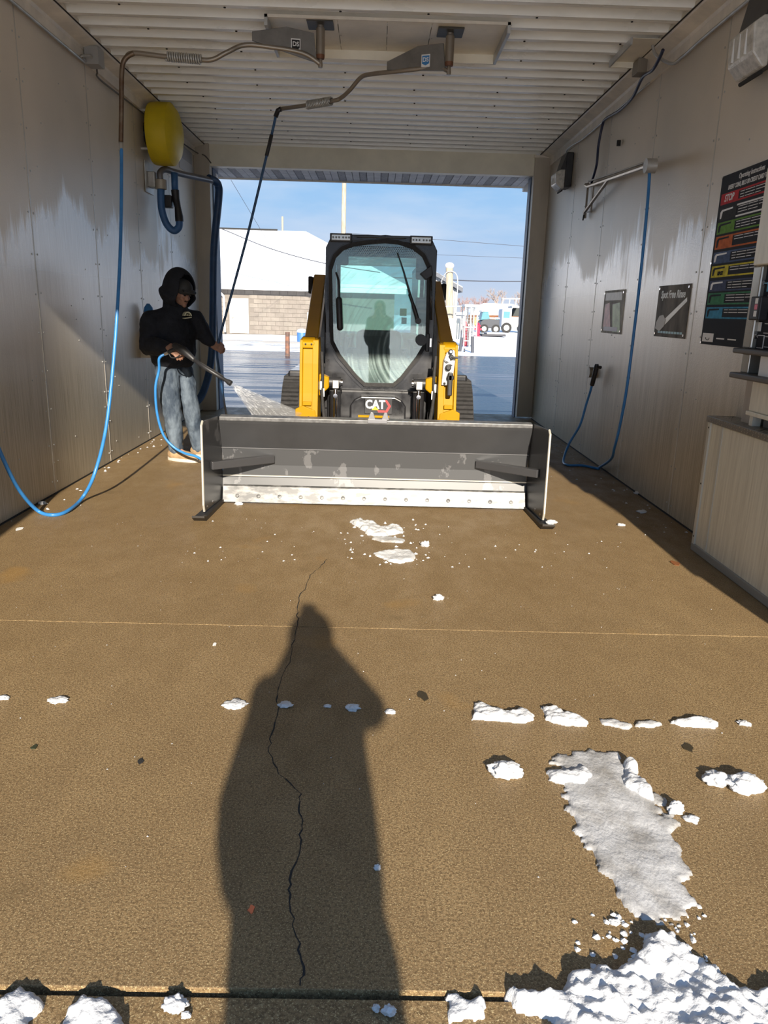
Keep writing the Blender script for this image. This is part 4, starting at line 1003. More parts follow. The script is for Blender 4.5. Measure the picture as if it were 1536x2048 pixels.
for s, x in ((-1, bl_x0), (1, bl_x1)):
    # side plate toes out slightly
    def q(y, z, t=0): return (x + s * ((5.82 - y) * .06 + t), y, z)
    outline = [(5.82, .03), (5.30, .05), (5.285, .10), (5.30, .68), (5.33, .705), (5.73, .69), (5.80, .62)]
    n_ = len(outline)
    vs = [q(a, b) for a, b in outline] + [q(a, b, .014) for a, b in outline]
    plt = MB().add(vs, [tuple(range(n_)), tuple(range(2 * n_ - 1, n_ - 1, -1))] + [(i, i + n_, (i + 1) % n_ + n_, (i + 1) % n_) for i in range(n_)]).build('side_plate', M_BLADE, sp)
    MB().tube([q(5.298, .05, .007), q(5.283, .10, .007), q(5.298, .68, .007), q(5.33, .707, .007)], .0085, 6).build('bare_edge', M_WELD, plt)
    sho = MB().add([q(5.84, 0, -.02), q(5.22, 0, -.03), q(5.17, .035, -.03), q(5.17, .05, -.03), q(5.23, .03, -.03), q(5.84, .03, -.02),
                    q(5.84, 0, .05), q(5.22, 0, .06), q(5.17, .035, .06), q(5.17, .05, .06), q(5.23, .03, .06), q(5.84, .03, .05)],
                   [(0, 1, 4, 5), (1, 2, 3, 4), (6, 11, 10, 7), (7, 10, 9, 8), (0, 6, 7, 1), (1, 7, 8, 2), (2, 8, 9, 3), (3, 9, 10, 4), (4, 10, 11, 5), (5, 11, 6, 0)]).build('wear_shoe', pmat('dark_steel', (.045, .04, .035), .5, .5), plt)
    for yy_ in (5.36, 5.5):
        MB().lathe([(0, 0), (.012, 0), (.010, .006), (0, .007)], frame(q(yy_, .07, -.001), (0, s, 0), (0, 0, 1)), 8).build('bolt', M_CHROME, plt)
    # diagonal brace between plate and moldboard
    a0 = Vector(q(5.48, .355)); a1 = Vector((x - s * .40, 5.80, .355))
    dv = (a1 - a0).normalized(); nv = Vector((dv.y, -dv.x, 0)).normalized() * .028
    vs = []
    for p_ in (a0, a1):
        vs += [p_ + nv - Vector((0, 0, .03)), p_ - nv - Vector((0, 0, .03)), p_ - nv + Vector((0, 0, .03)), p_ + nv + Vector((0, 0, .03))]
    MB().add(vs, [(0, 1, 2, 3), (7, 6, 5, 4), (0, 4, 5, 1), (1, 5, 6, 2), (2, 6, 7, 3), (3, 7, 4, 0)]).build('corner_brace', pmat('brace_paint', (.05, .05, .053), .35, .1), sp, bevel=.005)
hx = PY(755, 840, 5.72).x
hk = MB().box((hx - .075, 5.722, .665), (hx + .075, 5.735, .695)).build('tow_hook', pmat('hook_steel', (.20, .20, .21), .4, .4), sp, bevel=.003)
for k in (-.045, .06):
    MB().prism([(hx + k - .03, .69), (hx + k + .03, .69), (hx + k + .012, .745), (hx + k - .008, .75)], 'y', 5.735, 5.75).build('hook_tooth', MATS['hook_steel'], hk, bevel=.003)
MB().cyl((hx - .15, 5.79, .708), (hx + .09, 5.79, .706), .010, 10).build('yellow_pin', M_YELLOW, sp)
MB().box((bl_x0 + .3, 5.83, .10), (bl_x1 - .3, 5.87, .20)).build('back_rib', M_BLADE, sp)
MB().box((bl_x0 + .3, 5.83, .44), (bl_x1 - .3, 5.87, .54)).build('back_rib', M_BLADE, sp)
for x in (-.30, .34):
    MB().box((x - .05, 5.84, .08), (x + .05, 6.47, .52)).build('mount_bracket', M_BLACK, sp, bevel=.01)

# ================================================================== CEILING BOOMS
def boom(name_label, pivot, pts, group, logo_mat, hand=1):
    b = empty('ceiling_boom', (pivot.x, pivot.y, ZC), name_label, 'boom', group)
    MB().box((pivot.x - .10, pivot.y - .10, ZC - .022), (pivot.x + .10, pivot.y + .10, ZC - .008)).build('mounting_plate', pmat('dark_plate', (.06, .055, .045), .5, .3), b, bevel=.003)
    MB().lathe([(0, 0), (.034, 0), (.034, .18), (.026, .185), (.026, .2)], Matrix.Translation((pivot.x, pivot.y, ZC - .222)), 18).build('pivot_post', M_STEEL, b, smooth='auto')
    MB().lathe([(0, 0), (.03, 0), (.033, .012), (.033, .03), (0, .03)], Matrix.Translation((pivot.x, pivot.y, ZC - .25)), 16).build('pivot_collar', pmat('rusty_collar', (.20, .09, .05), .6, .4), b, smooth='auto')
    MB().lathe([(0, 0), (.016, 0), (.018, .02), (.014, .06), (0, .07)], Matrix.Translation((pivot.x, pivot.y, ZC - .31)), 12).build('swivel', M_STEEL, b, smooth='auto')
    z_ = ZC - .285
    P_ = [Vector((pivot.x, pivot.y, z_))] + pts
    path = smooth_path(P_, 7)
    MB().tube(path, .0175, 12).build('pipe', M_STEEL if logo_mat != 'x' else M_STEEL, b, smooth=True)
    d = (pts[1] - P_[0]); d.z = 0; d.normalize(); nrm = Vector((d.y, -d.x, 0))
    if nrm.y > 0: nrm = -nrm
    # sheet metal gusset above the pipe
    g_ = [(.03, .02), (.05, .19), (.26, .17), (.52, .06), (.52, .0), (.03, -.005)]
    base = Vector((pivot.x, pivot.y, z_ + .005)); dz = (pts[1].z - z_) / max(.1, (pts[1] - P_[0]).length)
    vs = [base + d * a + Vector((0, 0, c + a * dz)) + nrm * t for t in (.012, -.012) for a, c in g_]
    n_ = len(g_)
    gs = MB().add(vs, [tuple(range(n_)), tuple(range(2 * n_ - 1, n_ - 1, -1))] + [(i, (i + 1) % n_, (i + 1) % n_ + n_, i + n_) for i in range(n_)]).build('gusset', pmat('grey_gusset', (.20, .19, .175), .45, .4, var=.15, vscale=8), b, bevel=.003)
    # maker's decal
    X_ = d if d.x > 0 else -d
    c_ = base + d * .19 + Vector((0, 0, .065 + .19 * dz)) + nrm * .0135
    F = frame(c_, X_, (0, 0, 1))
    MB().add([F @ Vector(v) for v in ((-.036, -.045, 0), (.036, -.045, 0), (.036, .045, 0), (-.036, .045, 0))], [(0, 1, 2, 3)]).build('decal', M_WHITE, gs)
    F2 = frame(c_ + nrm * .001, X_, (0, 0, 1))
    MB().add([F2 @ Vector(v) for v in ((-.030, -.02, 0), (.0, -.034, 0), (.030, -.02, 0), (.030, .036, 0), (-.030, .036, 0))], [(0, 1, 2, 3, 4)]).build('decal_shield', logo_mat, gs)
    text('DS', .044, frame(c_ + nrm * .002 + Vector((0, 0, .006)), X_, (0, 0, 1)), M_WHITE, gs, 'decal_lettering', bold=.001, squash=.95)
    return b, path
def spring(b, p0, p1):
    p0 = Vector(p0); p1 = Vector(p1); d = (p1 - p0); L_ = d.length; d.normalize(); a = d.orthogonal().normalized(); c = d.cross(a)
    turns = 15; pts = [p0 + d * (L_ * i / (turns * 10)) + (a * math.cos(2 * math.pi * i / 10) + c * math.sin(2 * math.pi * i / 10)) * .030 for i in range(turns * 10 + 1)]
    MB().tube(pts, .008, 6).build('spring', M_GALV, b, smooth=True)
pv1 = Vector((-.49, 6.53, ZC)); pv2 = Vector((.515, 6.60, ZC))
yb1 = 6.40
B1 = [PY(605, 106, 6.50), PY(540, 94, 6.47), PY(490, 90, yb1 + .04), PY(455, 104, yb1), PY(425, 119, yb1), PY(395, 119, yb1), PY(330, 113, yb1), PY(268, 106, yb1), PY(252, 116, yb1), PY(244, 140, yb1), PY(243, 215, yb1), PY(242, 285, yb1)]
bo1, pth = boom('left ceiling boom with rusty drop pipe hanging near the left wall', pv1, B1, 'overhead hose booms', M_DARK)
spring(bo1, PY(403, 119, yb1), PY(333, 113, yb1))
MB().tube(smooth_path([PY(268, 106, yb1 - .003), PY(252, 116, yb1 - .003), PY(244, 140, yb1 - .003), PY(243, 215, yb1 - .003), PY(242, 284, yb1 - .003)], 6), .019, 10).build('rusty_drop', M_RUST, bo1, smooth=True)
B2 = [PY(870, 135, 6.65), PY(800, 142, 6.75), PY(745, 148, 6.9), PY(722, 155, 7.0), PY(700, 180, 7.1), PY(682, 196, 7.2), PY(665, 202, 7.25), PY(610, 211, 7.5), PY(562, 218, 7.7)]
bo2, pth2 = boom('right ceiling boom swung toward the loader with blue decal', pv2, B2, 'overhead hose booms', pmat('decal_blue', (.05, .22, .50), .5))
spring(bo2, PY(663, 202, 7.26), PY(615, 210, 7.48))
MB().tube([PY(562, 218, 7.69), PY(556, 221, 7.71), PY(551, 234, 7.71)], .022, 10).build('swivel_elbow', M_PLASTIC, bo2, smooth=True)

def hose(name, pts, r, mat, lab, sub=8, group='wash hoses', n=10, cat='hose'):
    return MB().tube(smooth_path(pts, sub), r, n).build(name, mat, None, smooth=True, label=lab, cat=cat, group=group)
# hose from the left boom down to the floor and up past the left edge of the photo
E1 = PY(242, 285, yb1)
h1 = hose('wash_hose', [E1 + Vector((0, 0, -.02)), PY(243, 330, 6.38), PY(242, 450, 6.3), PY(238, 560, 6.2), PY(229, 700, 6.05), PY(213, 850, 5.85), PY(190, 945, 5.65), PZ(165, 995, .04), PZ(135, 1022, .016), PZ(105, 1030, .012), PZ(75, 1021, .03), PY(40, 982, 5.12), PY(12, 930, 5.0), PY(-20, 850, 4.9), PY(-45, 740, 4.85)], .0135, M_HOSE, 'blue hose sagging from the left boom to the floor by the left wall')
MB().tube([PY(242, 283, yb1), PY(242.5, 300, yb1), PY(243, 312, yb1)], [.019, .016, .016], 10).build('crimp_fitting', M_GALV, h1, smooth=True)
# hose from the right boom down to the man
EH = PY(436, 690, 7.62)
h2 = hose('wash_hose', [PY(551, 234, 7.71), PY(545, 262, 7.70), PY(533, 312, 7.68), PY(517, 380, 7.66), PY(495, 470, 7.64), PY(468, 570, 7.62), PY(446, 650, 7.6), EH, PY(434, 710, 7.66), PY(440, 750, 7.78), PY(446, 790, 7.9), PZ(455, 835, .25) , PZ(470, 850, .02), PZ(520, 880, .012), PZ(560, 915, .012)], .0125, M_HOSE2, 'blue hose running from the right boom through the man\'s left hand')
MB().tube([PY(543, 270, 7.70), PY(538, 292, 7.69), PY(533, 312, 7.68)], .0175, 10).build('crimp_fitting', M_PLASTIC, h2, smooth=True)

# ================================================================== LEFT WALL FITTINGS
# yellow drum cover
dm = empty('yellow_drum', (XL, 8.96, 3.28), 'round yellow plastic drum mounted high on the left wall', 'drum')
F = frame((XL + .07, 8.96, 3.285), (0, 1, 0), (0, 0, 1))
MB().lathe([(0, 0), (.300, 0), (.31, .02), (.315, .10), (.312, .215), (.30, .228), (.24, .275), (.12, .31), (0, .32)], F, 40).build('shell', M_DRUM, dm, smooth='auto')
for a, z in ((8.74, 3.47), (8.74, 3.10)):
    MB().cyl((XL, a, z), (XL + .09, a, z), .014, 8).build('standoff', M_GALV, dm)
MB().cyl((XL, 8.96, 3.285), (XL + .08, 8.96, 3.285), .12, 16).build('hub', M_BLACK, dm)
# white notice
q0, q1 = PX(346, 300, XL), PX(384, 340, XL)
nb = empty('notice', (XL, q1.y, q1.z), 'small white paper notice on the left wall behind the yellow drum', 'notice')
q = PX(371, 318, XL)
MB().box((XL, q.y - .35, q.z - .16), (XL + .008, q.y + .35, q.z + .20)).build('sheet', pmat('grey_paper', (.55, .55, .55), .6), nb)
MB().box((XL + .008, q.y - .30, q.z - .02), (XL + .010, q.y + .30, q.z + .14)).build('print_area', pmat('paper_print', (.36, .36, .37), .6), nb)
# swing pipe with big vacuum hose
pa = empty('vacuum_arm', (XL, 8.98, 2.86), 'grey swing pipe arm carrying a fat blue hose by the rear opening', 'hose arm')
b0 = Vector((XL + .16, 8.98, 2.93)); b1 = Vector((-2.03, 10.02, 2.985))
MB().box((XL + .005, 8.80, 2.68), (XL + .015, 9.1, 3.0)).build('wall_plate', M_GALV, pa, bevel=.003)
MB().box((XL + .012, 8.88, 2.74), (XL + .09, 9.02, 2.90)).build('bracket', M_GALV, pa, bevel=.01)
MB().cyl((b0.x - .03, 8.97, 2.73), (b0.x - .03, 8.97, 2.83), .065, 20).build('hinge_barrel', pmat('beige_cast', (.42, .39, .33), .45, .3), pa, smooth='auto', bevel=.006)
MB().tube(smooth_path([(b0.x - .03, 8.97, 2.82), (b0.x - .03, 8.97, 2.90), (b0.x + .01, 9.03, 2.945), (b0.x + .06, 9.16, 2.945)] , 5) + [b0.lerp(b1, k / 6) for k in range(2, 7)], .034, 14).build('pipe', pmat('grey_pipe', (.20, .195, .20), .35, .5), pa, smooth=True)
lp = [Vector((b0.x - .03, 8.97, 2.73)), Vector((b0.x - .035, 8.97, 2.63)), Vector((b0.x - .03, 8.98, 2.50)), Vector((b0.x + .01, 9.00, 2.37)), Vector((b0.x + .075, 9.03, 2.31)), Vector((b0.x + .13, 9.05, 2.35)), Vector((b0.x + .14, 9.05, 2.43))]
MB().tube(smooth_path(lp, 7), .040, 14).build('loop_hose', M_BIGHOSE, pa, smooth=True)
MB().tube([(b0.x + .14, 9.05, 2.41), (b0.x + .138, 9.05, 2.46), (b0.x + .125, 9.06, 2.56), (b0.x + .105, 9.07, 2.65), (b0.x + .10, 9.07, 2.74)], [.047, .047, .036, .042, .046], 14).build('elbow_fitting', M_PLASTIC, pa, smooth='auto')
MB().box((XL + .10, 9.0, 2.55), (XL + .23, 9.11, 2.68)).build('valve_body', M_PLASTIC, pa, bevel=.012)
MB().tube([(b0.x + .10, 9.07, 2.73), (b0.x + .10, 9.07, 2.92)], .038, 14).build('riser_hose', M_BIGHOSE, pa, smooth=True)
vh = smooth_path([b1 + Vector((-.06, -.14, .01)), b1 + Vector((-.01, -.03, 0)), b1 + Vector((.02, .03, -.05)), b1 + Vector((.02, .02, -.2)), PY(428, 500, 10.05), PY(426, 620, 10.05), PY(424, 700, 10.05), PY(418, 745, 10.0), PY(408, 780, 9.9), PY(397, 800, 9.8), PY(384, 806, 9.7), PY(366, 800, 9.5)], 8)
MB().tube(vh, .047, 16).build('drop_hose', pmat('navy_hose', (.020, .060, .15), .45, 0, var=.15, vscale=10), pa, smooth=True)
# conduit and junction box along the left cove
cd = empty('conduit_run', (XL, 6.5, 3.5), 'grey conduit and junction box along the left ceiling corner', 'conduit', 'ceiling conduits')
MB().tube(smooth_path([(XL + .03, 2.5, 3.46), (XL + .03, 6.9, 3.46), (XL + .05, 7.02, 3.475), (XL + .09, 7.1, 3.5), (XL + .09, 7.16, 3.5)], 5), .012, 8).build('conduit', M_GALV, cd, smooth=True)
MB().box((XL + .03, 7.14, 3.45), (XL + .15, 7.29, 3.59)).build('junction_box', pmat('box_grey', (.34, .33, .31), .5, .1), cd, bevel=.006)
MB().tube(smooth_path([(XL + .08, 7.29, 3.48), (XL + .05, 7.38, 3.45), (XL + .025, 7.5, 3.43), (XL + .025, 8.2, 3.44), (XL + .03, 9.5, 3.46), (XL + .05, Y1 - .1, 3.5), (-2.40, Y1 - .03, 3.47), (-2.32, Y1 - .0, 3.38)], 5), .008, 8).build('cable', pmat('grey_cable', (.12, .11, .10), .6), cd, smooth=True)
# gun holder box with a blue and white brush head behind the man
bx = empty('brush_holder', (XL, 8.15, 1.0), 'steel holder with a blue and white brush behind the man', 'holder')
q = PX(286, 690, XL)
MB().box((XL, q.y - .11, q.z - .13), (XL + .14, q.y + .10, q.z + .13)).build('box', pmat('worn_box', (.48, .43, .33), .45, .3, var=.25, vscale=8), bx, bevel=.004)
MB().lathe([(0, 0), (.055, 0), (.06, .12), (.055, .2), (0, .2)], Matrix.Translation((XL + .08, q.y, q.z + .13)), 14).build('brush_sleeve', M_PLASTIC, bx, smooth='auto')
MB().lathe([(0, 0), (.055, 0), (.06, .05), (.055, .10)], Matrix.Translation((XL + .08, q.y, q.z + .25)), 14).build('white_collar', M_WHITE, bx, smooth='auto')
MB().lathe([(0, 0), (.055, 0), (.045, .05), (.015, .09), (0, .09)], Matrix.Translation((XL + .08, q.y, q.z + .35)), 14).build('blue_cap', M_HOSE, bx, smooth='auto')

# ================================================================== RIGHT WALL FITTINGS
def wall_light(y, zc, k, lab, e=1.0):
    t = empty('wall_light', (XR, y, zc), lab, 'light', 'wall lights')
    MB().prism([(y - .16 * k, zc - .20 * k), (y + .16 * k, zc - .20 * k), (y + .18 * k, zc + .24 * k), (y - .18 * k, zc + .24 * k)], 'x', XR, XR - .12 * k * e).build('housing', M_PLASTIC, t, bevel=.012)
    vs = [(XR - .12 * k * e, y - .17 * k, zc + .24 * k), (XR - .12 * k * e, y + .17 * k, zc + .24 * k), (XR - .20 * k * e, y + .155 * k, zc + .02 * k), (XR - .20 * k * e, y - .155 * k, zc + .02 * k), (XR - .12 * k * e, y - .155 * k, zc + .02 * k), (XR - .12 * k * e, y + .155 * k, zc + .02 * k)]
    MB().add(vs, [(0, 1, 2, 3), (0, 3, 4), (1, 5, 2), (3, 2, 5, 4), (0, 4, 5, 1)]).build('hood', M_PLASTIC, t)
    a = [(XR - .12 * k * e, zc + .03 * k), (XR - .20 * k * e, zc + .02 * k), (XR - .29 * k * e, zc - .02 * k), (XR - .27 * k * e, zc - .16 * k), (XR - .17 * k * e, zc - .23 * k), (XR - .12 * k * e, zc - .22 * k)]
    n_ = len(a); vs = [(p[0], y - .15 * k, p[1]) for p in a] + [(p[0], y + .15 * k, p[1]) for p in a]
    lens = MB().add(vs, [tuple(range(n_)), tuple(range(2 * n_ - 1, n_ - 1, -1))] + [(i, i + n_, (i + 1) % n_ + n_, (i + 1) % n_) for i in range(n_)]).build('lens', pmat('frosted_lens', (.52, .50, .45), .25, 0, var=.2, vscale=20, bump=.3, bscale=80, spec=.7), t, bevel=.012)
    for j in range(1, 4):
        MB().box((XR - .292 * k * e, y - .15 * k + j * .075 * k - .003, zc - .15 * k), (XR - .27 * k * e, y - .15 * k + j * .075 * k + .003, zc - .03 * k)).build('lens_rib', M_WHITE, lens)
    MB().tube([(XR - .15 * k * e, y - .12 * k, zc - .245 * k), (XR - .15 * k * e, y + .12 * k, zc - .245 * k)], .012 * k, 8).build('clip_rod', M_DARK, t)
    return t
wl1 = wall_light(10.0, 3.20, .88, 'black wall light with frosted lens beside the rear right column', .8)
wl2 = wall_light(5.06, 3.19, 1.1, 'black wall light cut by the right edge of the photo above the board', .62)
# hose bracket on the right wall
br = empty('hose_bracket', (XR, 8.85, 2.85), 'folding steel hose bracket high on the right wall', 'bracket')
A0 = Vector((XR - .05, 8.85, 2.88)); T0 = PX(1301, 329, 2.13); A1 = Vector((XR - .05, 8.93, 2.62))
MB().tube([A0 + Vector((0, .12, .03)), A0, T0], .020, 8).build('upper_arm', M_STEEL, br)
MB().tube([A0 + Vector((0, 0, .05)), A0.lerp(T0, .5) + Vector((0, 0, .035)), T0 + Vector((0, 0, .03))], .010, 6).build('tie_rod', M_STEEL, br)
MB().tube([A1, A0.lerp(T0, .40)], .018, 8).build('strut', M_STEEL, br)
MB().tube([Vector((XR - .03, 8.95, 2.93)), Vector((XR - .03, 8.95, 2.56))], .012, 6).build('wall_pin', M_STEEL, br)
MB().tube([Vector((XR - .03, 8.7, 2.86)), Vector((XR - .03, 8.72, 2.6)), A1], .008, 6).build('stay', M_STEEL, br)
MB().cyl(T0 + Vector((-.04, 0, -.01)), T0 + Vector((.04, 0, -.01)), .055, 16).build('pulley', M_GALV, br, smooth='auto')
MB().tube([A1 + Vector((0, .01, -.02)), A1 + Vector((0, .03, -.08))], .008, 6).build('hook', M_DARK, br)
# its hose
def off(p): return Vector((min(p.x, 2.295), p.y, p.z))
gy = PX(1190, 745, XR)
h3 = hose('wash_hose', [T0 + Vector((-.0, .02, -.03)), T0 + Vector((.0, -.01, -.12)), PX(1293, 430, 2.12), PX(1280, 560, 2.12), PX(1266, 680, 2.12), PX(1253, 780, 2.12), PX(1240, 850, 2.13), PX(1229, 895, 2.15), PX(1222, 918, 2.23), off(PZ(1211, 936, .013)), off(PZ(1195, 937, .013)), PZ(1165, 931, .013), PZ(1135, 930, .013), PZ(1127, 921, .02), PX(1138, 888, 2.1), PX(1160, 850, 2.18), PX(1172, 810, 2.22), PX(1180, 785, 2.24), PX(1185, 766, 2.25)], .0125, M_HOSE, 'blue hose hanging from the right wall bracket down to the floor')
# feed cable
hose('feed_line', [Vector((XR - .04, 8.78, 2.90)), PX(1193, 330, XR - .05), PX(1197, 290, XR - .05), PX(1205, 250, XR - .04), PX(1212, 237, XR - .04), PX(1240, 220, XR - .05), PX(1265, 195, XR - .08), PX(1285, 155, XR - .12), PX(1305, 140, XR - .14), PX(1318, 118, XR - .15), PX(1326, 100, XR - .16)], .013, M_CABLE, 'navy supply line strung along the right ceiling corner', group='ceiling conduits', cat='cable')
cd = empty('conduit_run', (XR, 6.8, 3.5), 'grey conduit bending along the right ceiling corner to the light', 'conduit', 'ceiling conduits')
MB().tube(smooth_path([(XR - .18, 6.75, ZC - .01), (XR - .15, 6.72, 3.53), (XR - .06, 6.6, 3.44), (XR - .03, 6.45, 3.45), (XR - .03, 6.1, 3.46), (XR - .03, 5.5, 3.46), (XR - .03, 5.3, 3.46)], 6), .012, 8).build('conduit', M_GALV, cd, smooth=True)
MB().box((XR - .19, 7.05, 3.5), (XR - .11, 7.2, 3.61)).build('conduit_body', pmat('box_brown', (.22, .19, .15), .5, .2), cd, bevel=.006)
MB().tube(smooth_path([(XR - .07, 9.98, 3.38), (XR - .07, 9.96, 3.45), (XR - .05, 9.75, 3.47), (XR - .03, 9.4, 3.46), (XR - .03, 8.5, 3.46), (XR - .03, 7.2, 3.46)], 5), .009, 8).build('light_conduit', M_GALV, cd, smooth=True)
MB().tube([(XR - .026, 7.95, 3.16), (XR - .026, 7.95, 3.11)], .02, 8).build('clamp', M_DARK, cd)
# posters
def wframe(y, z, t=.0): return frame((XR - t, y, z), (0, -1, 0), (0, 0, 1))
M_POST1 = pmat('foam_poster', (.42, .40, .34), .65, 0, spec=.25, var=.3, vscale=5)
ps = empty('foam_poster', (XR, 7.65, 1.34), 'faded poster with pink and green foam streaks on the right wall', 'poster', 'wall posters')
MB().box((XR - .006, 7.33, 1.343), (XR, 7.985, 1.757)).build('sheet', M_POST1, ps)
def card(y0, z0, y1, z1, mat, parent, t, name='print', poly=None):
    P_ = poly or [(y0, z0), (y1, z0), (y1, z1), (y0, z1)]
    return MB().prism(P_, 'x', XR - t, XR - t + .0012).build(name, mat, parent)
card(7.93, 1.66, 7.40, 1.735, pmat('poster_pale', (.56, .54, .50), .4, var=.1, vscale=20), ps, .0075, 'title_band')
card(0, 0, 0, 0, pmat('pink_foam', (.60, .25, .26), .4, 0, var=.25, vscale=9), ps, .0075, 'pink_streak', [(7.92, 1.40), (7.68, 1.40), (7.78, 1.64), (7.93, 1.62)])
card(0, 0, 0, 0, pmat('green_foam', (.33, .48, .20), .4, 0, var=.25, vscale=9), ps, .0075, 'green_streak', [(7.60, 1.36), (7.36, 1.36), (7.45, 1.64), (7.68, 1.62)])
card(7.90, 1.365, 7.45, 1.405, pmat('poster_lilac', (.42, .40, .50), .4), ps, .0085, 'caption_band')
for y_, z_ in ((7.36, 1.73), (7.96, 1.73), (7.36, 1.37), (7.96, 1.37)):
    MB().cyl((XR - .006, y_, z_), (XR - .012, y_, z_), .010, 8).build('screw', M_CHROME, ps)
ps = empty('rinse_poster', (XR, 6.12, 1.35), 'dark poster titled spot free rinse on the right wall', 'poster', 'wall posters')
MB().box((XR - .006, 5.795, 1.356), (XR, 6.45, 1.758)).build('sheet', pmat('dark_photo_print', (.085, .075, .06), .65, 0, spec=.25, col2=(.22, .20, .165), vscale=3.5, stretch=(1, 1.5, .7)), ps)
text('Spot Free Rinse', .082, wframe(6.13, 1.685, .0075), pmat('poster_letter', (.78, .82, .80), .4), ps, squash=.95, bold=.002, shear=.15)
MB().prism([(6.43, 1.42), (6.33, 1.40), (6.24, 1.44), (6.22, 1.49), (6.28, 1.53), (6.36, 1.52), (6.42, 1.47)], 'x', XR - .0095, XR - .0078).build('print_cloth', pmat('pale_cloth_print', (.62, .60, .55), .5), ps)
MB().prism([(6.36, 1.45), (5.84, 1.66), (5.83, 1.63), (6.30, 1.42)], 'x', XR - .0075, XR - .006).build('print_chrome', pmat('chrome_print', (.36, .34, .29), .3, .3), ps)
for k in range(9):
    MB().box((XR - .0085, 6.36 - k * .058, 1.385), (XR - .0075, 6.36 - k * .058 - .047, 1.402)).build('caption_word', pmat('caption_blue', (.30, .55, .62), .4), ps)
for y_, z_ in ((5.82, 1.735), (6.42, 1.735), (5.82, 1.38), (6.42, 1.38)):
    MB().cyl((XR - .006, y_, z_), (XR - .012, y_, z_), .010, 8).build('screw', M_CHROME, ps)
# instruction board
ib = empty('instruction_board', (XR, 5.05, 1.335), 'tall black operating instructions board with coloured rows', 'sign')
YB0, YB1 = 5.485, 4.62
M_BOARD = pmat('board_black', (.018, .020, .026), .7, 0, spec=.25)
MB().box((XR - .012, YB1, 1.333), (XR - .005, YB0, 2.44)).build('board', M_BOARD, ib, bevel=.002)
M_BTXT = pmat('board_white', (.75, .74, .72), .4)
text('Operating Instructions', .046, wframe(5.06, 2.402, .0135), M_BTXT, ib, squash=.80, shear=.2)
text('INSERT COINS, BILLS OR CREDIT CARD TO START', .040, wframe(5.06, 2.352, .0135), M_BTXT, ib, squash=.68, shear=.2, bold=.0004)
rows = [('STOP', 2.322, 2.252, (.50, .035, .045), 1), ('', 2.232, 2.152, (.03, .03, .032), 0), ('', 2.140, 2.064, (.13, .30, .05), 0), ('', 2.050, 1.966, (.55, .14, .04), 0),
        ('', 1.948, 1.872, (.07, .11, .22), 0), ('RINSE', 1.858, 1.782, (.62, .55, .05), 0), ('', 1.762, 1.690, (.06, .08, .16), 0), ('', 1.680, 1.602, (.05, .22, .11), 0), ('', 1.586, 1.510, (.05, .27, .47), 0)]
for i, (tx, z1, z0, c, kind_) in enumerate(rows):
    mt = pmat('row_colour_%d' % i, c, .7, 0, var=.2, vscale=25, spec=.25)
    row = MB().box((XR - .0132, YB0 - .03, z0), (XR - .012, YB0 - .285, z1)).build('row_panel', mt, ib)
    for za, zb in ((z1 - .010, z1), (z0, z0 + .010)):
        MB().box((XR - .0132, YB0 - .285, za), (XR - .012, YB1 + .03, zb)).build('row_border', mt if c[0] + c[1] + c[2] > .2 else M_BTXT, row)
    MB().box((XR - .0132, YB1 + .03, z0), (XR - .012, YB1 + .04, z1)).build('row_border', mt, row)
    # spray gun pictogram
    if i:
        gm = M_BOARD if i not in (1, 4, 6) else M_BTXT
        MB().prism([(YB0 - .05, z0 + .012), (YB0 - .07, z0 + .012), (YB0 - .085, z1 - .024), (YB0 - .23, z1 - .020), (YB0 - .23, z1 - .010), (YB0 - .07, z1 - .012), (YB0 - .05, z1 - .026)], 'x', XR - .0142, XR - .0132).build('gun_mark', gm, row)
    if tx:
        text(tx, .062 if kind_ else .036, wframe(YB0 - (.155 if kind_ else .172), (z0 + z1) / 2 - (0 if kind_ else .014), .0150), M_BTXT if kind_ else M_BOARD, row, squash=.9, shear=.2, bold=.0008)
    for k in range(3 if i not in (3, 5, 8) else 2):
        for j in range(6 - (k == 2) * 2):
            MB().box((XR - .0138, YB0 - .31 - j * .068, z1 - .020 - k * .017), (XR - .0126, YB0 - .31 - j * .068 - .055 - .01 * ((i + j) % 2), z1 - .016 - k * .017)).build('text_line', M_BTXT, row)
MB().box((XR - .0135, YB0 - .20, 1.352), (XR - .012, YB0 - .025, 1.41)).build('maker_plate', M_BTXT, ib)
MB().tube([(XR - .0145, YB0 - .11 + .03 * math.cos(a * .4), 1.38 + .016 * math.sin(a * .4)) for a in range(8, 17)], .002, 4).build('maker_swoosh', M_BOARD, ib)
for k in range(2):
    MB().box((XR - .0135, YB0 - .25 - k * .17, 1.375), (XR - .012, YB0 - .37 - k * .17, 1.383)).build('text_line', M_BTXT, ib)
for y_, z_ in ((YB0 - .012, 1.345), (YB0 - .012, 1.88), (YB0 - .012, 2.43)):
    MB().cyl((XR - .012, y_, z_), (XR - .018, y_, z_), .008, 8).build('screw', M_CHROME, ib)
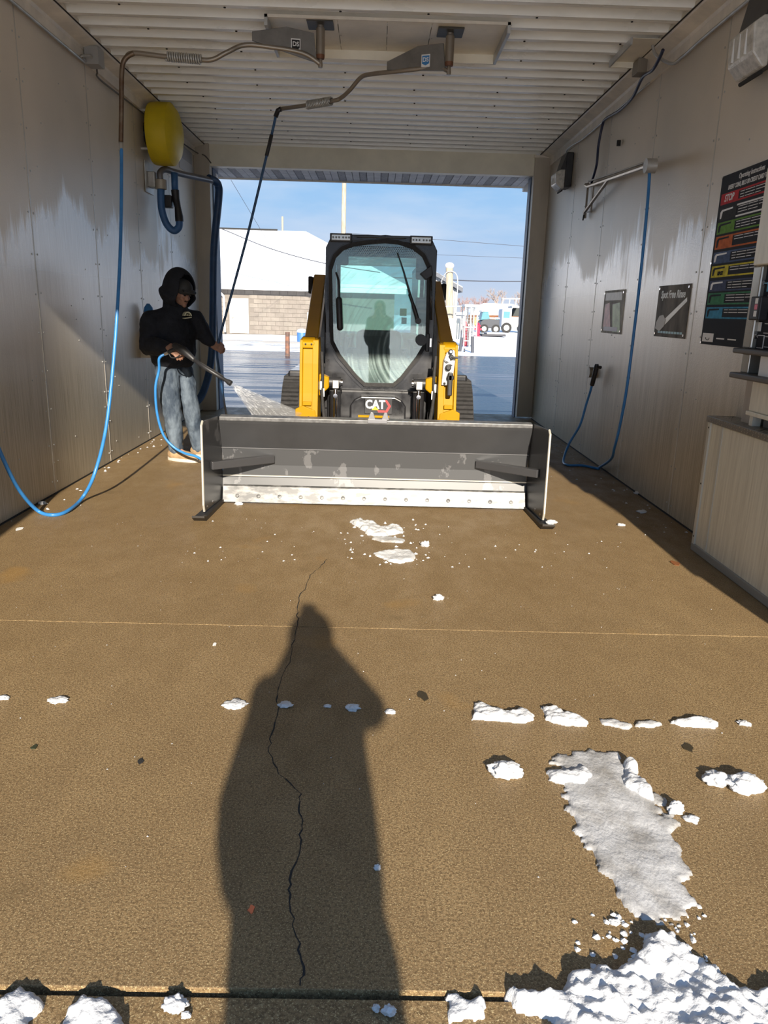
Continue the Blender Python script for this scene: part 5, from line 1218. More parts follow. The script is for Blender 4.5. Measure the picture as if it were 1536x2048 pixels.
# payment station
pyb = empty('payment_station', (2.2, 4.4, 1.17), 'steel payment station with black control panel at the right edge', 'pay station')
M_BEIGE = pmat('cream_metal', (.78, .74, .62), .4, .1, var=.12, vscale=5, stretch=(1, 3, .4))
XB = 2.15
YF = 4.50
MB().box((XB - .02, 3.6, 1.805), (XR, YF - .03, 2.32)).build('upper_door', M_BEIGE, pyb, bevel=.006)
MB().box((XB, YF - .10, 1.345), (XR, YF, 1.805)).build('side_jamb', pmat('brushed_jamb', (.50, .47, .41), .25, .7, var=.1, vscale=6, stretch=(1, 1, .2)), pyb, bevel=.01)
MB().box((XB + .03, 3.6, 1.345), (XR, YF - .10, 1.805)).build('control_panel', M_BOARD, pyb)
MB().box((XB - .04, 3.6, 1.315), (XR, YF + .03, 1.345)).build('shelf_bar', pmat('dark_bar', (.12, .11, .10), .4, .4), pyb, bevel=.008)
MB().box((XB + .01, YF - .09, 1.205), (XR, YF, 1.315)).build('lower_jamb', MATS['brushed_jamb'], pyb, bevel=.006)
MB().box((XB + .10, 3.6, 1.205), (XR, YF - .09, 1.315)).build('recess', pmat('dark_recess', (.10, .095, .085), .5, .2), pyb)
MB().box((XB - .04, 3.6, 1.172), (XR, YF + .03, 1.205)).build('shelf_bar', MATS['dark_bar'], pyb, bevel=.008)
MB().box((XB, 3.6, 1.205), (XB + .06, 4.26, 1.32)).build('white_door', M_WHITE, pyb)
xp_ = XB + .03
rd = MB().box((xp_ - .055, YF - .19, 1.505), (xp_, YF - .075, 1.635)).build('card_reader', M_PLASTIC, pyb, bevel=.008)
for a, b, c in ((0, .03, M_WHITE), (.034, .062, pmat('pink_label', (.75, .22, .30), .5)), (.068, .10, M_WHITE)):
    MB().box((xp_ - .057, YF - .165, 1.625 - b), (xp_ - .054, YF - .135, 1.625 - a)).build('reader_label', c, rd)
def stick(ya, yb_, za, zb, mat): MB().box((xp_ - .003, YF - .10 - ya, za), (xp_, YF - .10 - yb_, zb)).build('sticker', mat, pyb)
stick(.035, .075, 1.662, 1.712, pmat('blue_sticker', (.12, .42, .62), .5)); stick(.06, .105, 1.69, 1.74, pmat('olive_sticker', (.40, .44, .28), .5)); stick(.09, .16, 1.655, 1.71, M_BRED); stick(.09, .17, 1.735, 1.79, pmat('mint_sticker', (.40, .66, .58), .5))
stick(-.012, .035, 1.445, 1.495, M_WHITE)
stick(.06, .085, 1.60, 1.645, M_WHITE); stick(.105, .13, 1.60, 1.645, M_WHITE)
for y_, z_ in ((.02, 1.71), (.005, 1.415)):
    MB().cyl((xp_ - .02, YF - .10 - y_, z_), (xp_, YF - .10 - y_, z_), .014, 12).build('lock', M_CHROME, pyb)
for ya, yb_, za, zb in ((.02, .09, 1.352, 1.425), (.105, .19, 1.36, 1.42), (.075, .16, 1.435, 1.49)):
    fr = MB().box((xp_ - .004, YF - .10 - ya, za), (xp_, YF - .10 - yb_, zb)).build('button_frame', M_BTXT, pyb)
    MB().box((xp_ - .006, YF - .10 - ya - .004, za + .004), (xp_ - .001, YF - .10 - yb_ + .004, zb - .004)).build('button', M_BOARD, fr)
# boxes below the station
lb = empty('lower_cabinet', (2.2, 4.2, .9), 'cream metal box between the payment station and the counter', 'box')
MB().box((2.24, 4.40, .905), (XR, 4.56, 1.172)).build('pilaster', pmat('tan_pilaster', (.42, .37, .31), .45, .1, var=.1, vscale=6, stretch=(1, 1, .3)), lb)
MB().box((2.20, 3.5, .99), (XR, 4.41, 1.172)).build('box', M_BEIGE, lb, bevel=.006)
MB().box((2.19, 3.5, .965), (XR, 4.42, .99)).build('bottom_flange', M_BEIGE, lb, bevel=.004)
MB().box((2.26, 3.5, .905), (XR, 4.33, .965)).build('kick', pmat('grey_kick', (.18, .175, .165), .5, .2), lb)
MB().box((2.21, 4.36, .905), (2.26, 4.40, .965)).build('leg', M_BEIGE, lb)
# counter with diamond plate top
ct = empty('counter_cabinet', (2.25, 3.9, 0), 'low cream metal cabinet with diamond plate top on the right', 'cabinet')
M_CAB = pmat('streaked_cream', (.74, .70, .57), .42, 0, col2=(.58, .54, .43), vscale=9, stretch=(1, 6, .25))
for a, b in ((4.805, 4.62), (4.61, 3.2), (3.19, 2.2)):
    MB().box((2.163, b, .045), (XR - .005, a, .86)).build('front_panel', M_CAB, ct, bevel=.003)
MB().box((2.152, 4.775, .03), (2.175, 4.812, .865)).build('corner_trim', pmat('pale_trim', (.56, .54, .46), .4, .1), ct, bevel=.003)
MB().box((2.150, 2.2, .002), (XR - .005, 4.812, .05)).build('base_trim', pmat('grey_base', (.28, .27, .24), .5, .1), ct, bevel=.004)
for y_ in (4.62, 3.2): MB().box((2.158, y_ - .014, .05), (2.17, y_ + .014, .86)).build('joint_cover', MATS['pale_trim'], ct)
for z_ in (.83, .46, .10): MB().lathe([(0, 0), (.007, 0), (0, .004)], frame((2.152, 4.793, z_), (0, -1, 0), (0, 0, 1)), 8).build('screw', M_DARK, ct)
M_DIA = pmat('diamond_plate', (.26, .245, .22), .35, .75)
tp = MB().box((2.145, 2.2, .865), (XR - .005, 4.825, .904)).build('worktop', M_DIA, ct, bevel=.003)
mb = MB()
for i in range(5):
    for j in range(80):
        cx_, cy_ = 2.165 + i * .034, 4.80 - j * .033; an = math.radians(45 if (i + j) % 2 else -45)
        u = Vector((math.cos(an), math.sin(an), 0)) * .013; v = Vector((-math.sin(an), math.cos(an), 0)) * .0035; c = Vector((cx_, cy_, .9045))
        mb.add([c - u, c - v, c + u, c + v, c + Vector((0, 0, .003))], [(0, 1, 4), (1, 2, 4), (2, 3, 4), (3, 0, 4)])
for i in range(2):
    for j in range(80):
        cz_, cy_ = .876 + i * .018, 4.80 - j * .033; an = math.radians(45 if (i + j) % 2 else -45)
        u = Vector((0, math.cos(an), math.sin(an))) * .011; v = Vector((0, -math.sin(an), math.cos(an))) * .003; c = Vector((2.1455, cy_, cz_))
        mb.add([c - u, c - v, c + u, c + v, c - Vector((.003, 0, 0))], [(0, 1, 4), (1, 2, 4), (2, 3, 4), (3, 0, 4)])
mb.build('tread_pattern', pmat('diamond_lug', (.42, .40, .36), .3, .8), tp, kind='stuff')
# gun in its holder
gh = empty('gun_holder', (XR, gy.y, gy.z), 'small steel gun holder on the right wall under the foam poster', 'holder')
MB().cyl((XR, gy.y, gy.z), (XR - .07, gy.y, gy.z), .055, 14).build('cup', pmat('stained_cup', (.26, .23, .18), .45, .4), gh, smooth='auto')
MB().cyl((XR, gy.y, gy.z), (XR - .01, gy.y, gy.z), .075, 14).build('flange', M_GALV, gh)
gg = empty('spray_gun', (XR - .08, gy.y + .02, gy.z), 'black spray gun with blue hose hung in the right wall holder', 'spray gun')
g0, g1 = PX(1193, 734, XR - .08), PX(1184, 770, XR - .08)
MB().tube([g0 + Vector((0, 0, .03)), g0, g1], [.018, .026, .024], 12).build('grip', M_PLASTIC, gg, smooth='auto')
MB().tube([g0, g0 + Vector((.03, -.05, .0))], .016, 10).build('barrel', M_PLASTIC, gg)
MB().tube([g0.lerp(g1, .2) + Vector((0, .03, 0)), g0.lerp(g1, .8) + Vector((0, .035, 0))], .007, 8).build('trigger', M_PLASTIC, gg)

# ================================================================== PEOPLE
M_SKIN = pmat('skin', (0.3750, 0.2025, 0.1350), .5, 0, var=.12, vscale=30)
M_HOODIE = pmat('black_fleece', (.010, .012, .018), .85, 0, var=.3, vscale=14, bump=.4, bscale=45)
M_JEANS = pmat('washed_denim', (0.0263, 0.0413, 0.0638), .8, 0, col2=(0.1275, 0.1613, 0.1988), vscale=6, stretch=(1.5, 1.5, .6), lo=.40, hi=.66, bump=.6, bscale=22, bdist=.012)
M_BOOT = pmat('tan_suede', (0.3450, 0.2325, 0.1275), .8, 0, var=.2, vscale=15)
M_CAP = pmat('grey_black_cap', (.035, .035, .035), .7)
M_HAIR = pmat('dark_hair', (.03, .018, .012), .7)
def remesh(o, vox, smooth_it=6):
    md = o.modifiers.new('union', 'REMESH'); md.mode = 'VOXEL'; md.voxel_size = vox; md.use_smooth_shade = True
    sm_ = o.modifiers.new('soften', 'SMOOTH'); sm_.iterations = smooth_it; sm_.factor = .5
    return o
def hand(mb, wrist, fdir, palm_n, thumb_side, curl, size=1.0, spread=.0):
    """palm and five bent fingers; fdir points from the wrist to the knuckles, palm_n out of the palm, thumb_side towards the thumb"""
    f = Vector(fdir).normalized(); n = Vector(palm_n); n = (n - f * n.dot(f)).normalized(); t = f.cross(n)
    if t.dot(Vector(thumb_side)) < 0: t = -t
    k = size; wv = Vector(wrist)
    for u in (-.026, -.009, .009, .026):
        mb.caps([wv + t * u * .75 * k, wv + f * .045 * k + t * u * k, wv + f * .085 * k + t * u * 1.05 * k], [.017 * k, .0175 * k, .0125 * k], 10)
    for i, (u, L_) in enumerate(((.031, .068), (.011, .078), (-.010, .073), (-.030, .056))):
        p = wv + f * .088 * k + t * u * k; d = f.copy(); pts = [p]; ang = 0
        for j, fr_ in enumerate((.45, .32, .25)):
            ang += curl * (.8, 1.0, .7)[j]
            d = (f * math.cos(ang) + n * math.sin(ang) + t * spread * (u / .03)).normalized(); p = p + d * L_ * fr_ * k; pts.append(p)
        mb.caps(pts, [.0098 * k, .0092 * k, .0084 * k, .0074 * k], 9)
    b = wv + f * .022 * k + t * .026 * k
    p1 = b + (f * .55 + t * .75 + n * .35).normalized() * .042 * k; p2 = p1 + (f * .80 + t * .15 + n * .55).normalized() * .032 * k; p3 = p2 + (f * .75 - t * .25 + n * .6).normalized() * .024 * k
    mb.caps([b, p1, p2, p3], [.0155 * k, .0125 * k, .0105 * k, .009 * k], 9)

# ---- the man with the wand
man = empty('person', (-1.93, 7.5, 0), 'person in black hoodie and blue jeans spraying water from a wand', 'person')
rs, rel, rwr = PY(303, 643, 7.38), PY(298, 692, 7.27), PY(340, 697, 7.08)
ls, lel, lwr = PY(390, 640, 7.62), PY(408, 670, 7.66), PY(424, 688, 7.62)
nk, hd = PY(352, 618, 7.49), PY(362, 586, 7.45)
pel, chs = PY(343, 735, 7.50), PY(347, 660, 7.50)
rhip, rkn, ran = PY(332, 742, 7.42), PY(346, 835, 7.36), PY(352, 893, 7.40)
lhip, lkn, lan = PY(365, 742, 7.56), PY(383, 828, 7.56), PY(398, 890, 7.62)
ran.z = max(ran.z, .09); lan.z = max(lan.z, .09)
FD = Vector((.80, -.52, -.32)).normalized()              # the way the face looks
FR = FD.cross(Vector((0, 0, 1))).normalized(); FU = FR.cross(FD).normalized()
mb = MB()
HM = Matrix((FR, FD, FU)).transposed()                    # local x right, y forward, z up of the head
mb.ell(hd + FU * .02, (.075, .095, .105), HM)
mb.ell(hd + FD * .02 - FU * .055, (.060, .072, .065), HM)             # jaw
mb.ell(hd + FD * .090 - FU * .028, (.014, .022, .022), HM, 10, 8)     # nose
mb.ell(hd + FD * .078 - FU * .000, (.012, .02, .030), HM, 10, 8)
mb.ell(hd + FD * .078 - FU * .068, (.026, .014, .010), HM, 10, 8)     # lips
mb.ell(hd + FD * .074 - FU * .098, (.024, .02, .018), HM, 10, 8)      # chin
for s in (-1, 1):
    mb.ell(hd + FR * s * .078 - FU * .015, (.012, .025, .034), HM, 8, 8)   # ears
    mb.ell(hd + FR * s * .038 + FD * .062 - FU * .03, (.022, .025, .02), HM, 8, 8)
mb.caps([hd - FU * .07 - FD * .01, nk, chs + Vector((0, 0, .12))], [.055, .058, .09])
mb.caps([chs + Vector((0, 0, .12)), chs, PY(345, 700, 7.5), pel], [.13, .14, .13, .13])
mb.caps([rs, rel, rwr], [.062, .046, .030]); mb.caps([ls, lel, lwr], [.062, .046, .030])
mb.caps([rs, nk - Vector((0, 0, .06)), ls], [.06, .07, .06])
mb.caps([rhip, rkn, ran], [.085, .058, .032]); mb.caps([lhip, lkn, lan], [.085, .058, .032])
mb.caps([ran - Vector((0, 0, .02)), ran + Vector((.09, -.045, -.05))], [.028, .02]); mb.caps([lan - Vector((0, 0, .02)), lan + Vector((.09, -.03, -.05))], [.028, .02])
wd0 = PY(352, 700, 6.98); wd1 = PY(462, 767, 6.80)         # wand axis
wdir = (wd1 - wd0).normalized()
hand(mb, rwr + Vector((.004, -.035, .020)), (.74, -.34, -.50), (-.20, .70, -.55), (.3, .2, .9), .60, 1.12)
hand(mb, lwr + Vector((.0, -.0, .0)), (.86, -.28, -.40), (.1, .80, -.55), (.2, 0, .9), .72, 1.02)
remesh(mb.build('body', M_SKIN, man, smooth=True), .0065, 3)
# moustache and eyebrows
MB().ell(hd + FD * .089 - FU * .050, (.030, .009, .0065), HM, 12, 8).build('moustache', pmat('brown_hair', (.05, .03, .018), .7), man, smooth=True)
for s in (-1, 1):
    MB().ell(hd + FD * .086 + FR * s * .033 + FU * .004, (.014, .008, .007), HM, 10, 6).build('eye', pmat('eye_dark', (.03, .02, .02), .3), man, smooth=True)
# cap
cp = MB()
cp.ell(hd + FU * .055 + FD * .004, (.088, .108, .085), HM, 20, 12)
cap_ = cp.build('cap', M_CAP, man, smooth=True)
br_ = []
for k in range(13):
    a = math.radians(-70 + 140 * k / 12); br_.append(hd + FU * (.050 - .012 * math.cos(a)) + FR * math.sin(a) * .078 + FD * (.085 + .075 * math.cos(a)))
bi = [hd + FU * .052 + FR * math.sin(math.radians(-70 + 140 * k / 12)) * .078 + FD * (.070 + .02 * math.cos(math.radians(-70 + 140 * k / 12))) for k in range(13)]
vs = bi + br_ + [p + FU * .009 for p in bi] + [p + FU * .007 for p in br_]
fs = []
for k in range(12):
    fs += [(k, k + 1, 14 + k, 13 + k), (26 + k, 39 + k, 40 + k, 27 + k), (13 + k, 14 + k, 40 + k, 39 + k)]
MB().add(vs, fs).build('brim', M_CAP, cap_, smooth=True)
# hoodie
mb = MB()
fwd = Vector((.72, -.62, 0)); rt = fwd.cross(Vector((0, 0, 1)))
def trunk_ring(mb, secs, n=24):
    vs = []; fs = []
    for c, a, b in secs:
        for j in range(n):
            t_ = 2 * math.pi * j / n; vs.append(Vector(c) + rt * a * math.cos(t_) + fwd * b * math.sin(t_))
    for i in range(len(secs) - 1):
        for j in range(n): fs.append((i * n + j, i * n + (j + 1) % n, (i + 1) * n + (j + 1) % n, (i + 1) * n + j))
    fs += [tuple(range(n - 1, -1, -1)), tuple((len(secs) - 1) * n + j for j in range(n))]
    mb.add(vs, fs)
hem = PY(347, 734, 7.50)
trunk_ring(mb, [(hem, .185, .155), (hem + Vector((0, 0, .04)), .225, .19), (PY(345, 705, 7.5), .245, .205), (PY(345, 680, 7.5), .248, .20), (PY(345, 655, 7.5), .245, .19), (PY(346, 640, 7.5), .225, .17), (PY(348, 628, 7.49), .17, .14), (PY(350, 617, 7.49), .11, .12)])
mb.caps([rs, rs.lerp(rel, .5), rel, rel.lerp(rwr, .55), rwr - (rwr - rel) * .08], [.108, .104, .098, .086, .060])
mb.caps([ls, ls.lerp(lel, .5), lel, lel.lerp(lwr, .55), lwr - (lwr - lel) * .10], [.098, .092, .082, .070, .052])
mb.caps([rs, nk - Vector((0, 0, .05)), ls], [.09, .10, .088])
mb.caps([nk - Vector((0, 0, .03)), nk + Vector((-.03, .03, .06))], [.125, .10])
hood_ = remesh(mb.build('hoodie', M_HOODIE, man, smooth=True), .011, 5)
md = hood_.modifiers.new('folds', 'DISPLACE'); tx_ = bpy.data.textures.new('folds', 'CLOUDS'); tx_.noise_scale = .09; md.texture = tx_; md.strength = .022; md.mid_level = .5; md.texture_coords = 'GLOBAL'
# hood: open shell around the head
mb = MB(); nu, nv = 36, 22; vs = []; ok = []
for i in range(nv + 1):
    th_ = math.pi * i / nv
    for j in range(nu):
        ph_ = 2 * math.pi * j / nu
        l_ = Vector((math.sin(th_) * math.cos(ph_), math.sin(th_) * math.sin(ph_), math.cos(th_)))
        r_ = Vector((.135 * l_.x, .165 * l_.y - .035, .185 * l_.z + .030))
        if l_.z < -.2: r_.x *= 1.28; r_.y *= 1.18
        if l_.z > .3: r_.y -= .03 * (l_.z - .3)
        vs.append(hd + HM @ r_); ok.append(not (l_.y > .58 and l_.z < .80 and l_.z > -.80 and abs(l_.x) < .66))
fs = []
for i in range(nv):
    for j in range(nu):
        q4 = (i * nu + j, (i + 1) * nu + j, (i + 1) * nu + (j + 1) % nu, i * nu + (j + 1) % nu)
        if all(ok[t_] for t_ in q4): fs.append(q4)
used_ = sorted({t_ for q4 in fs for t_ in q4}); mapv = {t_: k for k, t_ in enumerate(used_)}
mb.add([vs[t_] for t_ in used_], [tuple(mapv[t_] for t_ in q4) for q4 in fs])
ho = mb.build('hood', M_HOODIE, hood_, smooth=True)
md = ho.modifiers.new('thickness', 'SOLIDIFY'); md.thickness = .016; md.offset = 0
md = ho.modifiers.new('round', 'SUBSURF'); md.levels = 1; md.render_levels = 1
# chest emblem
ec = PY(375, 632, 7.36); EF = frame(ec, rt * -1 if rt.x < 0 else rt, (0, 0, 1))
M_EMB = pmat('emblem_thread', (.62, .60, .42), .7)
EX = Vector((.86, .50, 0)).normalized()
def emb(pts, name, off=0):
    EN = EX.cross(Vector((0, 0, 1)))
    if EN.y > 0: EN = -EN
    vs = [ec + EN * o_ + EX * a + Vector((0, 0, b)) for o_ in (-.05, .020) for a, b in pts]; n_ = len(pts)
    MB().add(vs, [tuple(range(n_)), tuple(range(2 * n_ - 1, n_ - 1, -1))] + [(i, (i + 1) % n_, (i + 1) % n_ + n_, i + n_) for i in range(n_)]).build(name, M_EMB, hood_)
arc = [(.036 * math.cos(a), .04 * math.sin(a)) for a in [math.radians(x) for x in range(0, 181, 20)]]
emb(arc + [(.026 * math.cos(a), .03 * math.sin(a)) for a in [math.radians(x) for x in range(180, -1, -20)]], 'emblem_arc')
emb([(-.018, .002), (-.006, .018), (.002, .006)], 'emblem_peak')
emb([(.004, .002), (.011, .016), (.019, .002)], 'emblem_peak')
emb([(-.034, -.026), (.034, -.016), (.034, -.008), (-.034, -.018)], 'emblem_bar')
# jeans
mb = MB()
trunk_ring(mb, [(pel - Vector((0, 0, .07)), .15, .13), (pel, .175, .145), (pel + Vector((0, 0, .10)), .165, .135)])
mb.caps([rhip, rhip.lerp(rkn, .5), rkn, rkn.lerp(ran, .5), ran - Vector((0, 0, .018))], [.112, .105, .088, .082, .073])
mb.caps([lhip, lhip.lerp(lkn, .5), lkn, lkn.lerp(lan, .5), lan - Vector((0, 0, .018))], [.108, .102, .086, .080, .073])
jn = remesh(mb.build('jeans', M_JEANS, man, smooth=True), .011, 5)
md = jn.modifiers.new('folds', 'DISPLACE'); md.texture = tx_; md.strength = .024; md.mid_level = .5; md.texture_coords = 'GLOBAL'
# belt at the back
MB().tube([pel + rt * .178 * math.cos(a) + fwd * .148 * math.sin(a) + Vector((0, 0, .07)) for a in [2 * math.pi * k / 24 for k in range(25)]], .012, 6).build('belt', pmat('brown_leather', (.20, .07, .03), .5), man)
# boots
for an_, dv in ((ran, Vector((.90, -.36, 0)).normalized()), (lan, Vector((.92, -.20, 0)).normalized())):
    b0_ = Vector((an_.x, an_.y, .065)); sd = Vector((-dv.y, dv.x, 0))
    mb = MB()
    mb.caps([b0_ + Vector((0, 0, .09)) + dv * .01, b0_ - dv * .02], [.064, .062])
    mb.caps([b0_ - dv * .04 - Vector((0, 0, .005)), b0_ + dv * .07 - Vector((0, 0, .01)), b0_ + dv * .16 - Vector((0, 0, .018)), b0_ + dv * .20 - Vector((0, 0, .022))], [.055, .055, .050, .042])
    bt = remesh(mb.build('boot', M_BOOT, man, smooth=True), .008, 3)
    n_ = 18; out_ = []
    for k in range(n_):
        a = 2 * math.pi * k / n_; out_.append(b0_ + dv * (.075 + .175 * math.cos(a)) + sd * .058 * math.sin(a))
    MB().prism([(p.x, p.y) for p in out_], 'z', 0.0, .03).build('sole', pmat('pale_sole', (.55, .50, .42), .8), bt)
# ---- wand
wn = empty('pressure_wand', wd0, 'black pressure washing wand held by the person', 'spray wand')
side_ = Vector((0, 0, 1)).cross(wdir).normalized(); upw = wdir.cross(side_)
if upw.z < 0: upw = -upw
MB().caps([wd0 + upw * .03 - wdir * .02, wd0 + upw * .035 + wdir * .07, wd0 + upw * .012 + wdir * .19], [.03, .038, .024]).build('body', M_PLASTIC, wn, smooth=True)
MB().caps([wd0 + upw * .02, wd0 - upw * .05 - wdir * .055], [.021, .019]).build('grip', M_PLASTIC, wn, smooth=True)
MB().tube(smooth_path([wd0 - upw * .01 + wdir * .06, wd0 - upw * .06 + wdir * .03, wd0 - upw * .085 - wdir * .02, wd0 - upw * .06 - wdir * .055], 4), .006, 8).build('trigger_guard', M_PLASTIC, wn, smooth=True)
MB().cyl(wd0 + wdir * .17 + upw * .012, wd0 + wdir * .205 + upw * .01, .021, 12).build('coupling', M_CHROME, wn, smooth='auto')
MB().tube([wd0 + wdir * .19 + upw * .01, wd0.lerp(wd1, .55), wd1 - wdir * .06], [.019, .020, .016], 12).build('lance', M_PLASTIC, wn, smooth=True)
MB().tube([wd0 + wdir * .24 + upw * .02, wd0.lerp(wd1, .85) + upw * .022], .005, 6).build('lance_rib', M_RUBBER, wn)
MB().lathe([(0, 0), (.016, 0), (.017, .02), (.025, .05), (.025, .075), (.012, .08), (0, .08)], frame(wd1 - wdir * .075, side_, wdir.cross(side_)) if False else (Matrix.Translation(wd1 - wdir * .075) @ wdir.to_track_quat('Z', 'Y').to_matrix().to_4x4()), 14).build('nozzle', M_PLASTIC, wn, smooth='auto')
bb = wd0 - upw * .055 - wdir * .06
MB().cyl(bb, bb - upw * .035 - wdir * .03, .016, 10).build('swivel', M_CHROME, wn, smooth='auto')
be = bb - upw * .035 - wdir * .03
hose('wash_hose', [be, be + Vector((-.05, -.01, -.04)), PY(318, 740, 7.06), PY(311, 775, 7.06), PY(314, 825, 7.10), PY(326, 868, 7.12), PY(345, 892, 7.12), PY(368, 906, 7.10), PY(395, 914, 7.05), PZ(425, 934, .03), PZ(470, 940, .012), PZ(520, 935, .012), PZ(570, 925, .012)], .0125, M_HOSE, 'blue hose looping from the wand past the person\'s jeans to the floor')
# ---- spray
ax = (PY(548, 838, 6.55) - wd1).normalized(); up_ = Vector((0, 0, 1)); sd = ax.cross(up_).normalized(); u2 = sd.cross(ax)
mb = MB(); vs = []; n_ = 22; L_ = .78
for i in range(9):
    t_ = i / 8; w_ = .012 + .19 * t_ * L_; h_ = .010 + .27 * t_ * L_
    for j in range(n_):
        a = 2 * math.pi * j / n_; vs.append(wd1 + ax * t_ * L_ + sd * w_ * math.cos(a) + u2 * h_ * math.sin(a))
fs = [(i * n_ + j, i * n_ + (j + 1) % n_, (i + 1) * n_ + (j + 1) % n_, (i + 1) * n_ + j) for i in range(8) for j in range(n_)] + [tuple(range(n_ - 1, -1, -1)), tuple(8 * n_ + j for j in range(n_))]
mb.add(vs, fs)
mb.build('water_spray', spray_mat(), None, kind='stuff', label='fan of white water mist leaving the wand nozzle', cat='spray')
# streaks of droplets inside it
rr = random.Random(5); mb = MB()
for _ in range(900):
    a = rr.uniform(0, 6.283); q_ = math.sqrt(rr.random()); t0_ = rr.uniform(.05, .9); t1_ = t0_ + rr.uniform(.02, .07)
    def pt(t_): return wd1 + ax * t_ * L_ + (sd * (.01 + .18 * t_ * L_) * math.cos(a) + u2 * (.01 + .26 * t_ * L_) * math.sin(a)) * q_
    p, q = pt(t0_), pt(t1_); r_ = rr.uniform(.0006, .0014)
    mb.add([p, p.lerp(q, .5) + sd * r_, q, p.lerp(q, .5) - sd * r_, p.lerp(q, .5) + u2 * r_], [(0, 1, 4), (1, 2, 4), (2, 3, 4), (3, 0, 4), (0, 3, 2, 1)])
mb.build('water_droplets', pmat('water_drop', (.85, .87, .90), .2), None, kind='stuff', label='streaking water drops inside the spray fan', cat='spray')

# ---- the photographer, behind the camera, whose shadow lies on the floor
ph = empty('person', (0.0, -.42, 0), 'person in hooded coat taking the photo, seen as the long shadow', 'person')
c0 = Vector((.02, -.42, 0))
mb = MB()
M_COAT = pmat('dark_coat', (.03, .03, .035), .85)
mb.ell(c0 + Vector((.02, .01, 1.56)), (.088, .10, .115))
mb.caps([c0 + Vector((0, 0, 1.48)), c0 + Vector((0, 0, 1.36))], [.07, .08])
mb.caps([c0 + Vector((0, 0, 1.2)), c0 + Vector((0, 0, .9))], [.15, .15])
mb.caps([(-.12, -.42, 1.31), (-.15, -.34, 1.16), (-.05, -.12, 1.41)], [.05, .045, .032])
mb.caps([(.19, -.42, 1.31), (.26, -.36, 1.24), (.08, -.12, 1.41)], [.05, .045, .032])
for s in (-1, 1):
    mb.caps([c0 + Vector((s * .085, 0, .80)), c0 + Vector((s * .10, .02, .46)), c0 + Vector((s * .115, 0, .09))], [.085, .062, .05])
    mb.caps([c0 + Vector((s * .13, -.03, .05)), c0 + Vector((s * .14, .16, .04))], [.045, .04])
hand(mb, Vector((-.05, -.115, 1.42)), (.2, .3, .9), (.9, 0, 0), (0, -1, .2), .3, 1.0)
hand(mb, Vector((.075, -.115, 1.42)), (-.2, .3, .9), (-.9, 0, 0), (0, -1, .2), .3, 1.0)
remesh(mb.build('body', M_SKIN, ph, smooth=True), .01, 3)
mb = MB()
rt = Vector((1, 0, 0)); fwd = Vector((0, 1, 0))
def sec(z, a, b, d_=.17): return (Vector(((a + b) / 2, -.42, z)), (b - a) / 2, d_)
trunk_ring(mb, [sec(.70, -.15, .215), sec(.86, -.165, .235), sec(.885, -.20, .24), sec(.96, -.235, .245, .18), sec(1.04, -.25, .245, .18), sec(1.16, -.225, .24), sec(1.27, -.20, .25, .15), sec(1.35, -.175, .26, .13), sec(1.41, -.09, .20, .11), sec(1.45, -.03, .13, .10)])
mb.caps([Vector((.21, -.42, 1.33)), Vector((.275, -.36, 1.245)), Vector((.11, -.16, 1.36))], [.07, .066, .05])
mb.caps([Vector((-.13, -.42, 1.32)), Vector((-.16, -.34, 1.15)), Vector((-.05, -.16, 1.36))], [.07, .065, .05])
mb.ell((.043, -.435, 1.565), (.112, .118, .128))
mb.caps([(.05, -.44, 1.50), (.055, -.43, 1.40)], [.105, .11])
remesh(mb.build('coat', M_COAT, ph, smooth=True), .012, 4)
mb = MB()
for s in (-1, 1):
    mb.caps([c0 + Vector((s * .085 + .04, 0, .78)), c0 + Vector((s * .095 + .04, .02, .45)), c0 + Vector((s * .11 + .04, 0, .10))], [.108, .10, .095])
remesh(mb.build('trousers', M_COAT, ph, smooth=True), .012, 4)
for s in (-1, 1):
    mb = MB(); mb.caps([c0 + Vector((s * .14, -.04, .06)), c0 + Vector((s * .15, .19, .05))], [.06, .05]); remesh(mb.build('boot', M_BOOT, ph, smooth=True), .01, 2)
MB().box((-.04, -.075, 1.43), (.04, -.066, 1.58)).build('phone', M_PLASTIC, None, bevel=.004, label='black phone held up by the person taking the photo', cat='phone')

